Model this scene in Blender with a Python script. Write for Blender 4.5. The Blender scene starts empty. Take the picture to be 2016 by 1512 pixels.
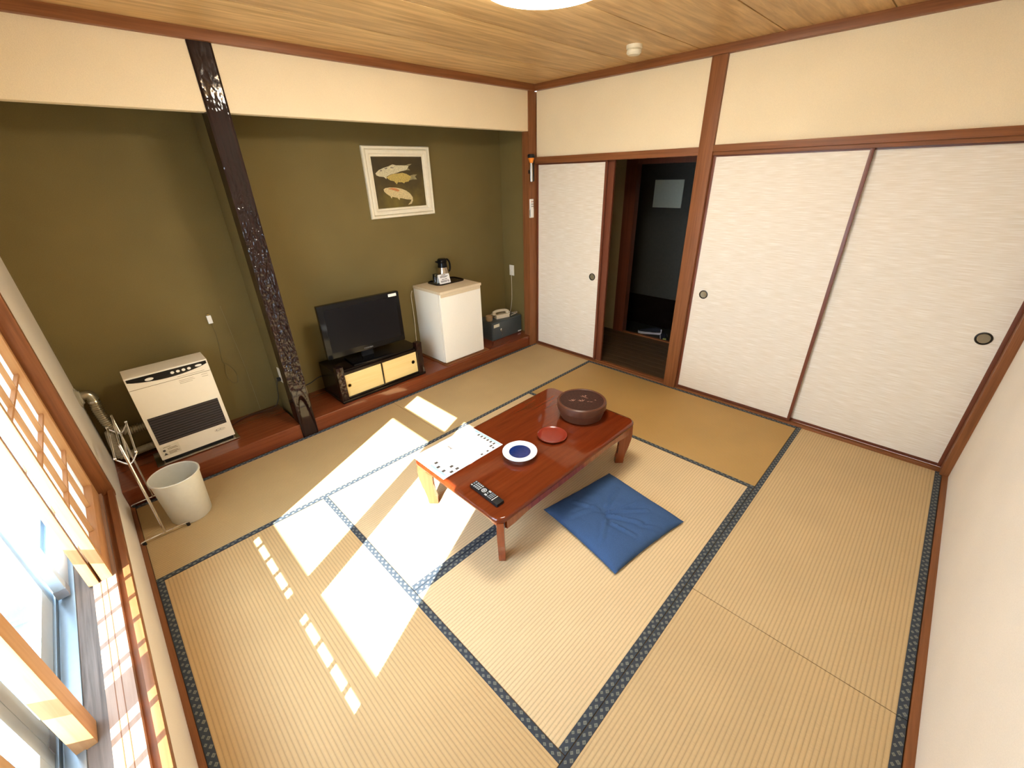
import bpy, bmesh, math, random
from mathutils import Vector, Matrix, noise
random.seed(7)
PI = math.pi
SC = bpy.context.scene
COL = SC.collection

# ------------------------------------------------------------------ camera
def cam_matrix(pos, yaw, pitch, roll):
    f = Vector((math.cos(pitch)*math.cos(yaw), math.cos(pitch)*math.sin(yaw), math.sin(pitch)))
    r = f.cross(Vector((0, 0, 1))).normalized(); up = r.cross(f)
    c, s = math.cos(roll), math.sin(roll)
    r2 = c*r + s*up; u2 = -s*r + c*up
    m = Matrix(((r2.x, u2.x, -f.x), (r2.y, u2.y, -f.y), (r2.z, u2.z, -f.z)))
    return Matrix.Translation(pos) @ m.to_4x4()
cd = bpy.data.cameras.new('camera'); cam = bpy.data.objects.new('camera', cd); COL.objects.link(cam)
cam.matrix_world = cam_matrix(Vector((0.2988, 0.4073, 1.7957)), 0.7960, -0.4649, -0.0302)
cd.sensor_width = 36; cd.lens = 826.04/2016*36; cd.clip_start = 0.01; cd.clip_end = 200
SC.camera = cam
# ------------------------------------------------------------------ world, sun, exposure
w = bpy.data.worlds.new('world'); SC.world = w; w.use_nodes = True
bg = w.node_tree.nodes['Background']; bg.inputs[0].default_value = (0.74, 0.86, 1.0, 1); bg.inputs[1].default_value = 3.0
sl = bpy.data.lights.new('sun', 'SUN'); sl.energy = 9; sl.angle = 0.006; sl.color = (1, 0.95, 0.86)
so = bpy.data.objects.new('sun', sl); COL.objects.link(so)
so.rotation_euler = Vector((0.900, 0.435, -0.757)).to_track_quat('-Z', 'Y').to_euler()
so.location = (-6, -2, 6)
vs = SC.view_settings
vs.view_transform = 'Standard'; vs.look = 'None'; vs.gamma = 1; vs.use_curve_mapping = False
vs.exposure = 2.4
LAMP = 10.0

# ------------------------------------------------------------------ materials
M = {}
def newmat(name):
    m = bpy.data.materials.new(name); m.use_nodes = True; M[name] = m
    nt = m.node_tree; return m, nt, nt.nodes['Principled BSDF']
def N(nt, t, **k):
    n = nt.nodes.new(t)
    for a, b in k.items(): setattr(n, a, b)
    return n
def coords(nt, scale, rot=(0, 0, 0)):
    tc = N(nt, 'ShaderNodeTexCoord'); mp = N(nt, 'ShaderNodeMapping')
    mp.inputs['Scale'].default_value = scale; mp.inputs['Rotation'].default_value = rot
    nt.links.new(tc.outputs['Object'], mp.inputs[0]); return mp.outputs[0]
def ramp(nt, fac, stops):
    r = N(nt, 'ShaderNodeValToRGB'); e = r.color_ramp.elements
    while len(e) < len(stops): e.new(0.5)
    for i, (p, c) in enumerate(stops): e[i].position = p; e[i].color = (*c, 1)
    nt.links.new(fac, r.inputs[0]); return r.outputs[0]
def bump(nt, b, h, strength=0.3, dist=0.002):
    bp = N(nt, 'ShaderNodeBump'); bp.inputs['Strength'].default_value = strength; bp.inputs['Distance'].default_value = dist
    nt.links.new(h, bp.inputs['Height']); nt.links.new(bp.outputs[0], b.inputs['Normal'])
def math_(nt, op, a, b=None, c=None):
    n = N(nt, 'ShaderNodeMath', operation=op)
    for i, v in enumerate((a, b, c)):
        if v is None: continue
        if isinstance(v, (int, float)): n.inputs[i].default_value = v
        else: nt.links.new(v, n.inputs[i])
    return n.outputs[0]
def plain(name, col, rough=0.5, metal=0.0, var=0.06, scale=40, bmp=0.0, coat=0.0, spec=0.5, emit=0):
    m, nt, b = newmat(name)
    no = N(nt, 'ShaderNodeTexNoise'); no.inputs['Scale'].default_value = 1; no.inputs['Detail'].default_value = 3
    nt.links.new(coords(nt, (scale,)*3), no.inputs['Vector'])
    c = ramp(nt, no.outputs['Fac'], [(0.3, tuple(x*(1-var) for x in col)), (0.7, tuple(min(1, x*(1+var)) for x in col))])
    nt.links.new(c, b.inputs['Base Color'])
    b.inputs['Roughness'].default_value = rough; b.inputs['Metallic'].default_value = metal
    b.inputs['Coat Weight'].default_value = coat; b.inputs['Specular IOR Level'].default_value = spec
    if bmp: bump(nt, b, no.outputs['Fac'], bmp, 0.003)
    if emit:
        b.inputs['Emission Color'].default_value = (*col, 1); b.inputs['Emission Strength'].default_value = emit
    return m
def wood(name, c1, c2, axis='X', rough=0.4, scale=1.0, coat=0.0, contrast=0.25, bmp=0.1, rings=60, spec=None):
    m, nt, b = newmat(name)
    s = [rings*scale]*3; s['XYZ'.index(axis)] = 2.2*scale
    v = coords(nt, tuple(s))
    n1 = N(nt, 'ShaderNodeTexNoise'); n1.inputs['Scale'].default_value = 1; n1.inputs['Detail'].default_value = 6; n1.inputs['Roughness'].default_value = 0.6
    n1.inputs['Distortion'].default_value = 0.4
    nt.links.new(v, n1.inputs['Vector'])
    c = ramp(nt, n1.outputs['Fac'], [(0.5-contrast, c1), (0.5+contrast, c2)])
    nt.links.new(c, b.inputs['Base Color'])
    b.inputs['Roughness'].default_value = rough; b.inputs['Coat Weight'].default_value = coat; b.inputs['Coat Roughness'].default_value = 0.05
    if spec is not None: b.inputs['Specular IOR Level'].default_value = spec
    if bmp: bump(nt, b, n1.outputs['Fac'], bmp, 0.002)
    return m
def plaster(name, col, var=0.05, bmp=0.35, rough=0.85, speck=0.0):
    m, nt, b = newmat(name)
    v = coords(nt, (1, 1, 1))
    n1 = N(nt, 'ShaderNodeTexNoise'); n1.inputs['Scale'].default_value = 260; n1.inputs['Detail'].default_value = 3
    n2 = N(nt, 'ShaderNodeTexNoise'); n2.inputs['Scale'].default_value = 2.5; n2.inputs['Detail'].default_value = 2
    nt.links.new(v, n1.inputs['Vector']); nt.links.new(v, n2.inputs['Vector'])
    mx = math_(nt, 'ADD', math_(nt, 'MULTIPLY', n1.outputs['Fac'], 0.6), math_(nt, 'MULTIPLY', n2.outputs['Fac'], 0.4))
    c = ramp(nt, mx, [(0.35, tuple(x*(1-var) for x in col)), (0.65, tuple(min(1, x*(1+var)) for x in col))])
    nt.links.new(c, b.inputs['Base Color']); b.inputs['Roughness'].default_value = rough
    bump(nt, b, n1.outputs['Fac'], bmp, 0.002)
    return m
plaster('cream_plaster', (0.87, 0.745, 0.52))
plaster('pale_plaster', (0.80, 0.735, 0.64))
plaster('green_plaster', (0.170, 0.126, 0.040), var=0.10)
plaster('hall_plaster', (0.42, 0.34, 0.18), var=0.10)
# woven fusuma paper with horizontal streaks
def fusuma():
    m, nt, b = newmat('fusuma_paper')
    n1 = N(nt, 'ShaderNodeTexNoise'); n1.inputs['Scale'].default_value = 1; n1.inputs['Detail'].default_value = 4
    nt.links.new(coords(nt, (9, 9, 230)), n1.inputs['Vector'])
    c = ramp(nt, n1.outputs['Fac'], [(0.32, (0.75, 0.67, 0.54)), (0.5, (0.80, 0.73, 0.62)), (0.70, (0.89, 0.84, 0.75))])
    nt.links.new(c, b.inputs['Base Color']); b.inputs['Roughness'].default_value = 0.6
    bump(nt, b, n1.outputs['Fac'], 0.25, 0.001)
fusuma()
wood('frame_wood', (0.165, 0.058, 0.021), (0.30, 0.115, 0.042), 'Z', 0.4, 1.0, 0.0, spec=0.25)
wood('frame_wood_y', (0.165, 0.058, 0.021), (0.30, 0.115, 0.042), 'Y', 0.4, 1.0, 0.0, spec=0.25)
wood('frame_wood_x', (0.165, 0.058, 0.021), (0.30, 0.115, 0.042), 'X', 0.4, 1.0, 0.0, spec=0.25)
wood('dark_frame_y', (0.10, 0.028, 0.014), (0.17, 0.05, 0.024), 'Y', 0.35)
wood('dark_frame_z', (0.13, 0.036, 0.018), (0.20, 0.06, 0.028), 'Z', 0.35)
wood('platform_wood', (0.125, 0.024, 0.007), (0.21, 0.048, 0.015), 'X', 0.16, 1.0, 0.3, bmp=0.02)
wood('table_lacquer', (0.095, 0.014, 0.0035), (0.165, 0.028, 0.007), 'X', 0.08, 1.0, 0.2, bmp=0.0, rings=30)
wood('table_leg_wood', (0.20, 0.038, 0.009), (0.31, 0.068, 0.018), 'Z', 0.2, 1.0, 0.4, bmp=0.0)
wood('ceiling_wood', (0.48, 0.285, 0.11), (0.76, 0.51, 0.23), 'X', 0.45, 1.0, 0.0, rings=26, contrast=0.15, bmp=0.03)
wood('shoji_wood', (0.50, 0.25, 0.095), (0.64, 0.36, 0.16), 'Z', 0.5)
wood('shoji_wood_y', (0.48, 0.22, 0.09), (0.60, 0.31, 0.14), 'Y', 0.5)
wood('weathered_wood', (0.07, 0.055, 0.045), (0.26, 0.21, 0.18), 'Y', 0.7, 0.8, contrast=0.2)
wood('sill_wood', (0.30, 0.18, 0.12), (0.46, 0.31, 0.22), 'Y', 0.55)
wood('hall_floor_wood', (0.045, 0.026, 0.012), (0.10, 0.06, 0.03), 'Y', 0.3)
wood('black_wood', (0.004, 0.003, 0.0025), (0.014, 0.007, 0.005), 'X', 0.25, 1, 0.0, spec=0.3)
wood('burl_wood', (0.005, 0.0015, 0.0012), (0.022, 0.0055, 0.004), 'Z', 0.5, 1, 0.7, bmp=0.0, spec=0.1)
wood('stand_door_wood', (0.72, 0.54, 0.22), (0.80, 0.63, 0.30), 'X', 0.5, bmp=0.0)
# tatami; tones vary per mat, weave-direction sheen painted into the colour
def tatami(name, col, axis):
    m, nt, b = newmat(name)
    tc = N(nt, 'ShaderNodeTexCoord'); sp = N(nt, 'ShaderNodeSeparateXYZ'); nt.links.new(tc.outputs['Object'], sp.inputs[0])
    across = sp.outputs['Y' if axis == 'X' else 'X']; along = sp.outputs['X' if axis == 'X' else 'Y']
    rib = math_(nt, 'ABSOLUTE', math_(nt, 'SINE', math_(nt, 'MULTIPLY', across, PI/0.0155)))
    sc = (1400, 30, 1) if axis == 'X' else (30, 1400, 1)
    n1 = N(nt, 'ShaderNodeTexNoise'); n1.inputs['Scale'].default_value = 1; n1.inputs['Detail'].default_value = 2
    sc2 = (620, 55, 1) if axis == 'X' else (55, 620, 1)
    nt.links.new(coords(nt, sc2), n1.inputs['Vector'])
    n2 = N(nt, 'ShaderNodeTexNoise'); n2.inputs['Scale'].default_value = 3; n2.inputs['Detail'].default_value = 3
    nt.links.new(coords(nt, (1, 1, 1)), n2.inputs['Vector'])
    ribs = math_(nt, 'POWER', rib, 0.45)
    f = math_(nt, 'ADD', math_(nt, 'MULTIPLY', ribs, 0.42), math_(nt, 'ADD', math_(nt, 'MULTIPLY', n1.outputs['Fac'], 0.34), math_(nt, 'MULTIPLY', n2.outputs['Fac'], 0.24)))
    c = ramp(nt, f, [(0.22, tuple(x*0.70 for x in col)), (0.62, col), (0.85, tuple(min(1, x*1.22) for x in col))])
    nt.links.new(c, b.inputs['Base Color']); b.inputs['Roughness'].default_value = 0.62
    h = math_(nt, 'ADD', ribs, math_(nt, 'MULTIPLY', n1.outputs['Fac'], 0.35))
    bump(nt, b, h, 0.55, 0.0022)
tatami('tatami_pale', (0.61, 0.46, 0.265), 'X')
tatami('tatami_warm', (0.52, 0.375, 0.195), 'X')
tatami('tatami_y', (0.53, 0.365, 0.175), 'Y')
tatami('tatami_dark_sheen', (0.42, 0.255, 0.082), 'Y')  # darker only to paint in the sheen of the turned weave
tatami('tatami_back', (0.46, 0.325, 0.155), 'X')
def heri():
    m, nt, b = newmat('mat_border_cloth')
    tc = N(nt, 'ShaderNodeTexCoord'); sp = N(nt, 'ShaderNodeSeparateXYZ'); nt.links.new(tc.outputs['Object'], sp.inputs[0])
    def dia(ox, oy, px, py, r):
        u = math_(nt, 'ABSOLUTE', math_(nt, 'SUBTRACT', math_(nt, 'FRACT', math_(nt, 'ADD', math_(nt, 'DIVIDE', sp.outputs['X'], px), ox)), 0.5))
        v = math_(nt, 'ABSOLUTE', math_(nt, 'SUBTRACT', math_(nt, 'FRACT', math_(nt, 'ADD', math_(nt, 'DIVIDE', sp.outputs['Y'], py), oy)), 0.5))
        d = math_(nt, 'ADD', u, v)
        return math_(nt, 'LESS_THAN', d, r), math_(nt, 'LESS_THAN', d, r*0.45)
    a, ai = dia(0.0, 0.217, 0.036, 0.030, 0.26); c2, ci = dia(0.5, 0.783, 0.036, 0.030, 0.21)
    f = math_(nt, 'SUBTRACT', math_(nt, 'MAXIMUM', a, c2), math_(nt, 'MULTIPLY', math_(nt, 'MAXIMUM', ai, ci), 0.45))
    c = ramp(nt, f, [(0.0, (0.030, 0.040, 0.055)), (1.0, (0.17, 0.18, 0.15))])
    nt.links.new(c, b.inputs['Base Color']); b.inputs['Roughness'].default_value = 0.8
heri()
plain('white_enamel', (0.88, 0.85, 0.76), 0.35, var=0.01)
plain('fridge_white', (0.90, 0.87, 0.78), 0.35, var=0.02, scale=200, bmp=0.05)
plain('fridge_top_cream', (0.70, 0.58, 0.40), 0.5, var=0.03)
plain('heater_cream', (0.86, 0.79, 0.64), 0.4, var=0.01)
plain('black_gloss', (0.006, 0.006, 0.007), 0.15, var=0.0, spec=0.2)
plain('screen_black', (0.008, 0.008, 0.010), 0.3, var=0.0, spec=0.15)
plain('black_plastic', (0.010, 0.010, 0.011), 0.4, var=0.1, spec=0.25)
plain('louvre_dark', (0.045, 0.035, 0.035), 0.4)
plain('lead_olive', (0.14, 0.11, 0.045), 0.6)
plain('wire_olive', (0.30, 0.25, 0.13), 0.6)
plain('grey_plastic', (0.25, 0.26, 0.28), 0.4)
plain('light_button', (0.42, 0.44, 0.46), 0.5)
plain('red_button', (0.55, 0.06, 0.04), 0.5)
plain('white_plastic', (0.82, 0.79, 0.70), 0.4, var=0.02)
plain('label_white', (0.90, 0.90, 0.88), 0.5, var=0.01)
plain('print_dark', (0.07, 0.06, 0.05), 0.7, var=0.1)
plain('print_brown', (0.28, 0.20, 0.11), 0.7, var=0.1)
plain('chrome', (0.75, 0.76, 0.78), 0.12, 1.0, var=0.0)
plain('steel', (0.62, 0.60, 0.56), 0.22, 1.0, var=0.02)
plain('brass', (0.40, 0.28, 0.10), 0.3, 1.0, var=0.02)
plain('handle_metal', (0.30, 0.27, 0.20), 0.3, 1.0, var=0.02)
plain('handle_dark', (0.03, 0.025, 0.02), 0.35, 0.6, var=0.02)
plain('flue_metal', (0.45, 0.42, 0.32), 0.28, 0.9, var=0.08)
plain('hose_grey', (0.42, 0.38, 0.28), 0.5, 0.0, var=0.08)
plain('bin_plastic', (0.66, 0.64, 0.54), 0.45, var=0.02)
plain('safe_grey', (0.060, 0.072, 0.074), 0.4, var=0.1, scale=300, bmp=0.05)
plain('phone_beige', (0.62, 0.54, 0.40), 0.4, var=0.02)
plain('cork_brown', (0.33, 0.22, 0.11), 0.6)
plain('denim_cloth', (0.046, 0.094, 0.212), 0.9, var=0.18, scale=420, bmp=0.25, spec=0.1)
plain('picture_frame_white', (0.85, 0.79, 0.63), 0.4, var=0.03)
plain('koi_white', (0.62, 0.56, 0.36), 0.6, var=0.25, scale=120)
plain('koi_gold', (0.50, 0.37, 0.10), 0.6, var=0.35, scale=160)
plain('koi_cream', (0.62, 0.50, 0.26), 0.6, var=0.25, scale=120)
plain('koi_orange', (0.55, 0.21, 0.07), 0.6, var=0.2)
plain('koi_grey', (0.20, 0.17, 0.13), 0.6, var=0.2)
plain('koi_fin', (0.30, 0.26, 0.13), 0.6, var=0.2)
plain('orange_plastic', (0.85, 0.26, 0.02), 0.35, var=0.02)
plain('porcelain', (0.80, 0.86, 0.90), 0.1, var=0.01, coat=0.5)
plain('blue_glaze', (0.005, 0.022, 0.14), 0.08, var=0.25, scale=60, coat=0.6)
plain('red_lacquer', (0.21, 0.022, 0.011), 0.25, var=0.05, coat=0.3)
plain('brown_lacquer', (0.090, 0.032, 0.017), 0.36, var=0.1, spec=0.3)
plain('dark_lacquer', (0.040, 0.016, 0.012), 0.5, var=0.3, scale=90, spec=0.15)
plain('pink_inlay', (0.50, 0.27, 0.20), 0.4, var=0.1)
plain('aluminium', (0.30, 0.38, 0.45), 0.35, 0.6, var=0.02)
plain('aluminium_white', (0.45, 0.54, 0.60), 0.45, 0.0, var=0.02)
plain('rubber_black', (0.012, 0.012, 0.012), 0.6)
plain('cord_white', (0.70, 0.65, 0.52), 0.5)
plain('cord_black', (0.015, 0.015, 0.015), 0.5)
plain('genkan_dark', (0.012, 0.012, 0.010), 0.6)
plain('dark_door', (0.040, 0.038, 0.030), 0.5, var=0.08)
plain('door_panel_grey', (0.055, 0.052, 0.042), 0.5, var=0.08)
plain('door_window_grey', (0.72, 0.76, 0.62), 0.5, var=0.03)
plain('shoe_navy', (0.012, 0.015, 0.03), 0.8)
plain('shoe_white', (0.72, 0.74, 0.85), 0.6)
plain('shoe_lime', (0.52, 0.62, 0.18), 0.6)
plain('roof_blue', (0.06, 0.10, 0.14), 0.5, var=0.15, scale=6)
plain('concrete_pale', (0.20, 0.22, 0.24), 0.8, var=0.1, scale=4)
plain('flyer_paper', (0.86, 0.90, 0.92), 0.5, var=0.01)
plain('flyer_cyan', (0.45, 0.70, 0.80), 0.5, var=0.1)
plain('lamp_base', (0.75, 0.70, 0.58), 0.5)
plain('pot_metal', (0.60, 0.52, 0.42), 0.18, 1.0, var=0.02)
plain('detector_cream', (0.74, 0.68, 0.52), 0.5, var=0.02)
def canvas_mat():
    m, nt, b = newmat('canvas_paint')
    tc = N(nt, 'ShaderNodeTexCoord'); sp = N(nt, 'ShaderNodeSeparateXYZ'); nt.links.new(tc.outputs['Object'], sp.inputs[0])
    no = N(nt, 'ShaderNodeTexNoise'); no.inputs['Scale'].default_value = 6; no.inputs['Detail'].default_value = 5
    nt.links.new(tc.outputs['Object'], no.inputs['Vector'])
    f = math_(nt, 'ADD', math_(nt, 'MULTIPLY', sp.outputs['Z'], -1.3), math_(nt, 'MULTIPLY', no.outputs['Fac'], 0.9))
    c = ramp(nt, f, [(0.1, (0.04, 0.026, 0.010)), (0.5, (0.075, 0.052, 0.014)), (0.85, (0.19, 0.14, 0.025))])
    nt.links.new(c, b.inputs['Base Color']); b.inputs['Roughness'].default_value = 0.5
canvas_mat()
def lamp_mat():
    m, nt, b = newmat('lamp_shade')
    b.inputs['Base Color'].default_value = (0.9, 0.88, 0.8, 1)
    b.inputs['Emission Color'].default_value = (1.0, 0.94, 0.81, 1); b.inputs['Emission Strength'].default_value = LAMP
lamp_mat()
def glass_mat():
    m = bpy.data.materials.new('window_glass'); m.use_nodes = True; M['window_glass'] = m; nt = m.node_tree; nt.nodes.clear()
    o = N(nt, 'ShaderNodeOutputMaterial'); mx = N(nt, 'ShaderNodeMixShader'); t = N(nt, 'ShaderNodeBsdfTransparent'); g = N(nt, 'ShaderNodeBsdfGlossy')
    t.inputs[0].default_value = (0.92, 0.97, 1.0, 1); g.inputs['Roughness'].default_value = 0.02
    lw = N(nt, 'ShaderNodeLayerWeight'); lw.inputs[0].default_value = 0.5
    fr = math_(nt, 'ADD', math_(nt, 'MULTIPLY', math_(nt, 'POWER', lw.outputs['Facing'], 5.0), 0.6), 0.04)
    nt.links.new(fr, mx.inputs[0]); nt.links.new(t.outputs[0], mx.inputs[1]); nt.links.new(g.outputs[0], mx.inputs[2]); nt.links.new(mx.outputs[0], o.inputs[0])
    m = bpy.data.materials.new('drinking_glass'); m.use_nodes = True; M['drinking_glass'] = m; b = m.node_tree.nodes['Principled BSDF']
    b.inputs['Transmission Weight'].default_value = 1; b.inputs['Roughness'].default_value = 0.05; b.inputs['Base Color'].default_value = (0.85, 0.9, 0.9, 1)
glass_mat()
def paper_mat():
    m = bpy.data.materials.new('shoji_paper'); m.use_nodes = True; M['shoji_paper'] = m; nt = m.node_tree; nt.nodes.clear()
    o = N(nt, 'ShaderNodeOutputMaterial'); mx = N(nt, 'ShaderNodeMixShader'); d = N(nt, 'ShaderNodeBsdfDiffuse'); t = N(nt, 'ShaderNodeBsdfTranslucent')
    no = N(nt, 'ShaderNodeTexNoise'); no.inputs['Scale'].default_value = 40
    c = ramp(nt, no.outputs['Fac'], [(0.3, (0.90, 0.90, 0.88)), (0.7, (0.95, 0.95, 0.94))])
    nt.links.new(c, d.inputs[0]); nt.links.new(c, t.inputs[0]); mx.inputs[0].default_value = 0.55
    nt.links.new(d.outputs[0], mx.inputs[1]); nt.links.new(t.outputs[0], mx.inputs[2]); nt.links.new(mx.outputs[0], o.inputs[0])
paper_mat()

# ------------------------------------------------------------------ mesh helpers
def frame_of(d):
    d = d.normalized(); a = Vector((0, 0, 1)) if abs(d.z) < 0.9 else Vector((1, 0, 0))
    u = d.cross(a).normalized(); return u, d.cross(u).normalized()
class MB:
    def __init__(s): s.bm = bmesh.new()
    def poly(s, pts): 
        vs_ = [s.bm.verts.new(p) for p in pts]; s.bm.faces.new(vs_); return s
    def box(s, x0, x1, y0, y1, z0, z1, bev=0):
        bm = bmesh.new(); v = [bm.verts.new((x, y, z)) for x in (x0, x1) for y in (y0, y1) for z in (z0, z1)]
        for f in ((0, 1, 3, 2), (4, 6, 7, 5), (0, 4, 5, 1), (2, 3, 7, 6), (0, 2, 6, 4), (1, 5, 7, 3)): bm.faces.new([v[i] for i in f])
        if bev: bmesh.ops.bevel(bm, geom=list(bm.edges), offset=bev, segments=2, profile=0.7, affect='EDGES')
        me = bpy.data.meshes.new('t'); bm.to_mesh(me); bm.free(); s.bm.from_mesh(me); bpy.data.meshes.remove(me); return s
    def prism(s, poly, axis, a, b, bev=0):
        def P(p, t):
            return {'X': (t, p[0], p[1]), 'Y': (p[0], t, p[1]), 'Z': (p[0], p[1], t)}[axis]
        bm = bmesh.new(); A = [bm.verts.new(P(p, a)) for p in poly]; B = [bm.verts.new(P(p, b)) for p in poly]; n = len(poly)
        bm.faces.new(A); bm.faces.new(B[::-1])
        for i in range(n): bm.faces.new((A[i], B[i], B[(i+1) % n], A[(i+1) % n]))
        if bev: bmesh.ops.bevel(bm, geom=list(bm.edges), offset=bev, segments=2, profile=0.7, affect='EDGES')
        me = bpy.data.meshes.new('t'); bm.to_mesh(me); bm.free(); s.bm.from_mesh(me); bpy.data.meshes.remove(me); return s
    def lathe(s, prof, c=(0, 0, 0), axis='Z', n=40):
        cx, cy, cz = c; rings = []
        for r, h in prof:
            ring = []
            for i in range(n):
                a = 2*PI*i/n; p, q = r*math.cos(a), r*math.sin(a)
                ring.append(s.bm.verts.new({'Z': (cx+p, cy+q, cz+h), 'X': (cx+h, cy+p, cz+q), 'Y': (cx+p, cy+h, cz+q)}[axis]))
            rings.append(ring)
        for k in range(len(rings)-1):
            for i in range(n): s.bm.faces.new((rings[k][i], rings[k][(i+1) % n], rings[k+1][(i+1) % n], rings[k+1][i]))
        if prof[0][0] > 1e-4: s.bm.faces.new(rings[0][::-1])
        if prof[-1][0] > 1e-4: s.bm.faces.new(rings[-1])
        return s
    def tube(s, pts, r, n=10, caps=True):
        pts = [Vector(p) for p in pts]; rings = []
        rs = r if isinstance(r, (list, tuple)) else [r]*len(pts)
        u0 = None
        for k, p in enumerate(pts):
            d = (pts[min(k+1, len(pts)-1)]-pts[max(k-1, 0)])
            if u0 is None: u, v = frame_of(d)
            else:
                dn = d.normalized(); u = (u0-dn*u0.dot(dn)).normalized(); v = dn.cross(u)
            u0 = u
            rings.append([s.bm.verts.new(p+rs[k]*(math.cos(2*PI*i/n)*u+math.sin(2*PI*i/n)*v)) for i in range(n)])
        for k in range(len(rings)-1):
            for i in range(n): s.bm.faces.new((rings[k][i], rings[k][(i+1) % n], rings[k+1][(i+1) % n], rings[k+1][i]))
        if caps: s.bm.faces.new(rings[0][::-1]); s.bm.faces.new(rings[-1])
        return s
    def sphere(s, c, r, sc=(1, 1, 1), seg=20):
        bmesh.ops.create_uvsphere(s.bm, u_segments=seg, v_segments=seg//2, radius=r, matrix=Matrix.Translation(c) @ Matrix.Diagonal((*sc, 1)))
        return s
    def xf(s, m): bmesh.ops.transform(s.bm, matrix=m, verts=s.bm.verts); return s
    def build(s, name, mat, parent=None, smooth=True, angle=35, loc=None):
        bmesh.ops.recalc_face_normals(s.bm, faces=s.bm.faces)
        me = bpy.data.meshes.new(name)
        s.bm.to_mesh(me); s.bm.free()
        me.materials.append(M[mat]); o = bpy.data.objects.new(name, me); COL.objects.link(o)
        if parent is not None: o.parent = parent
        if loc: o.location = loc
        if smooth:
            me.polygons.foreach_set('use_smooth', [True]*len(me.polygons))
            bm = bmesh.new(); bm.from_mesh(me); ca = math.radians(angle)
            for e in bm.edges:
                if len(e.link_faces) == 2 and e.calc_face_angle(0) > ca: e.smooth = False
            bm.to_mesh(me); bm.free()
        return o
def spline(pts, n=8):
    P = [Vector(p) for p in pts]; out = []
    for i in range(len(P)-1):
        p0, p1, p2, p3 = P[max(i-1, 0)], P[i], P[i+1], P[min(i+2, len(P)-1)]
        for k in range(n):
            t = k/n; out.append(0.5*((2*p1)+(-p0+p2)*t+(2*p0-5*p1+4*p2-p3)*t*t+(-p0+3*p1-3*p2+p3)*t**3))
    out.append(P[-1]); return out
def thing(name, label, cat, loc=(0, 0, 0), rz=0, group=None):
    o = bpy.data.objects.new(name, None); COL.objects.link(o); o.location = loc; o.rotation_euler = (0, 0, rz); o.empty_display_size = 0.05
    o['label'] = label; o['category'] = cat
    if group: o['group'] = group
    return o
def tag(o, label, cat, group=None):
    o['label'] = label; o['category'] = cat
    if group: o['group'] = group
    return o
def struct(o): o['kind'] = 'structure'; return o
def BX(name, mat, parent, *a, bev=0): return MB().box(*a, bev=bev).build(name, mat, parent)
def text_mesh(body, size, mat, name, parent, mtx, font_scale=(1, 1), depth=0.0004):
    cu = bpy.data.curves.new(name, 'FONT'); cu.body = body; cu.size = size; cu.extrude = depth; cu.align_x = 'CENTER'; cu.align_y = 'CENTER'; cu.resolution_u = 2
    t = bpy.data.objects.new('tmp', cu); COL.objects.link(t)
    dg = bpy.context.evaluated_depsgraph_get(); me = bpy.data.meshes.new_from_object(t.evaluated_get(dg))
    bpy.data.objects.remove(t); bpy.data.curves.remove(cu)
    me.transform(Matrix.Diagonal((font_scale[0], font_scale[1], 1, 1))); me.transform(mtx); me.name = name
    me.materials.clear(); me.materials.append(M[mat])
    o = bpy.data.objects.new(name, me); COL.objects.link(o); o.parent = parent; return o

# ------------------------------------------------------------------ room constants
W, D, H = 3.743, 3.52, 2.46
X1, X2, X3 = 0.9005, 1.8356, 2.7714
Y1, Y2, Y3 = 0.8158, 1.742, 2.7176
YB = 4.0      # alcove back wall
XP0, XP1 = 1.09, 1.15
# ------------------------------------------------------------------ floor
struct(BX('floor', 'hall_plaster', None, -0.15, W+0.1, -0.2, YB+0.1, -0.16, -0.055))
# walls -----------------------------------------------------------
wl = MB()   # window wall with opening y .36..3.14, z .36..1.90
wl.box(-0.15, 0, -0.03, 0.36, -0.05, 2.56); wl.box(-0.15, 0, 3.18, YB, -0.05, 2.56)
wl.box(-0.10, 0, 0.36, 3.18, -0.05, 0.335); wl.box(-0.15, 0, 0.36, 3.18, 1.95, 2.56); wl.box(-0.16, -0.10, 0.36, 3.18, 0.0, 0.335)
struct(wl.build('wall_left', 'pale_plaster', smooth=False))
wb = MB(); wb.box(-0.15, W+0.1, YB, YB+0.1, -0.05, 2.56)
struct(wb.build('wall_back', 'green_plaster', smooth=False))
struct(BX('wall_back', 'green_plaster', None, XP0, XP1, 3.625, YB, 0.0, 2.56))
struct(BX('wall_back', 'green_plaster', None, W, W+0.08, 3.60, YB, 0.0, 2.56))
hd = MB(); hd.box(0, 1.062, D, D+0.075, 2.145, 2.56, 0.003)
struct(hd.build('wall_back', 'cream_plaster'))
struct(MB().box(1.172, W, D, D+0.075, 2.145, 2.56, 0.003).build('wall_back', 'cream_plaster'))
struct(BX('wall_front', 'pale_plaster', None, -0.15, W+0.1, -0.13, -0.03, -0.05, 2.56))
wr = MB(); wr.box(W+0.012, W+0.08, -0.03, 1.80, 1.92, 2.56); wr.box(W+0.012, W+0.08, 1.90, 3.50, 1.92, 2.56)
struct(wr.build('wall_right', 'cream_plaster', smooth=False))
# ceiling ------------------------------------------------------------
ce = struct(BX('ceiling', 'hall_plaster', None, -0.15, W+0.1, -0.13, YB+0.1, 2.525, 2.62))
ys = [-0.03, 0.455, 0.965, 1.475, 1.985, 2.49, 2.985, 3.53]
for i in range(len(ys)-1):
    b_ = MB().box(0, W, ys[i]+0.0035, ys[i+1]-0.0035, -0.008, 0.008, 0.0015).build('board', 'ceiling_wood', ce, loc=(0, 0, 2.518))
    b_.location.x = 0.0
    for v in b_.data.vertices: pass
struct(BX('ceiling', 'green_plaster', None, 0, W, D+0.075, YB, 2.40, 2.45))
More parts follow.
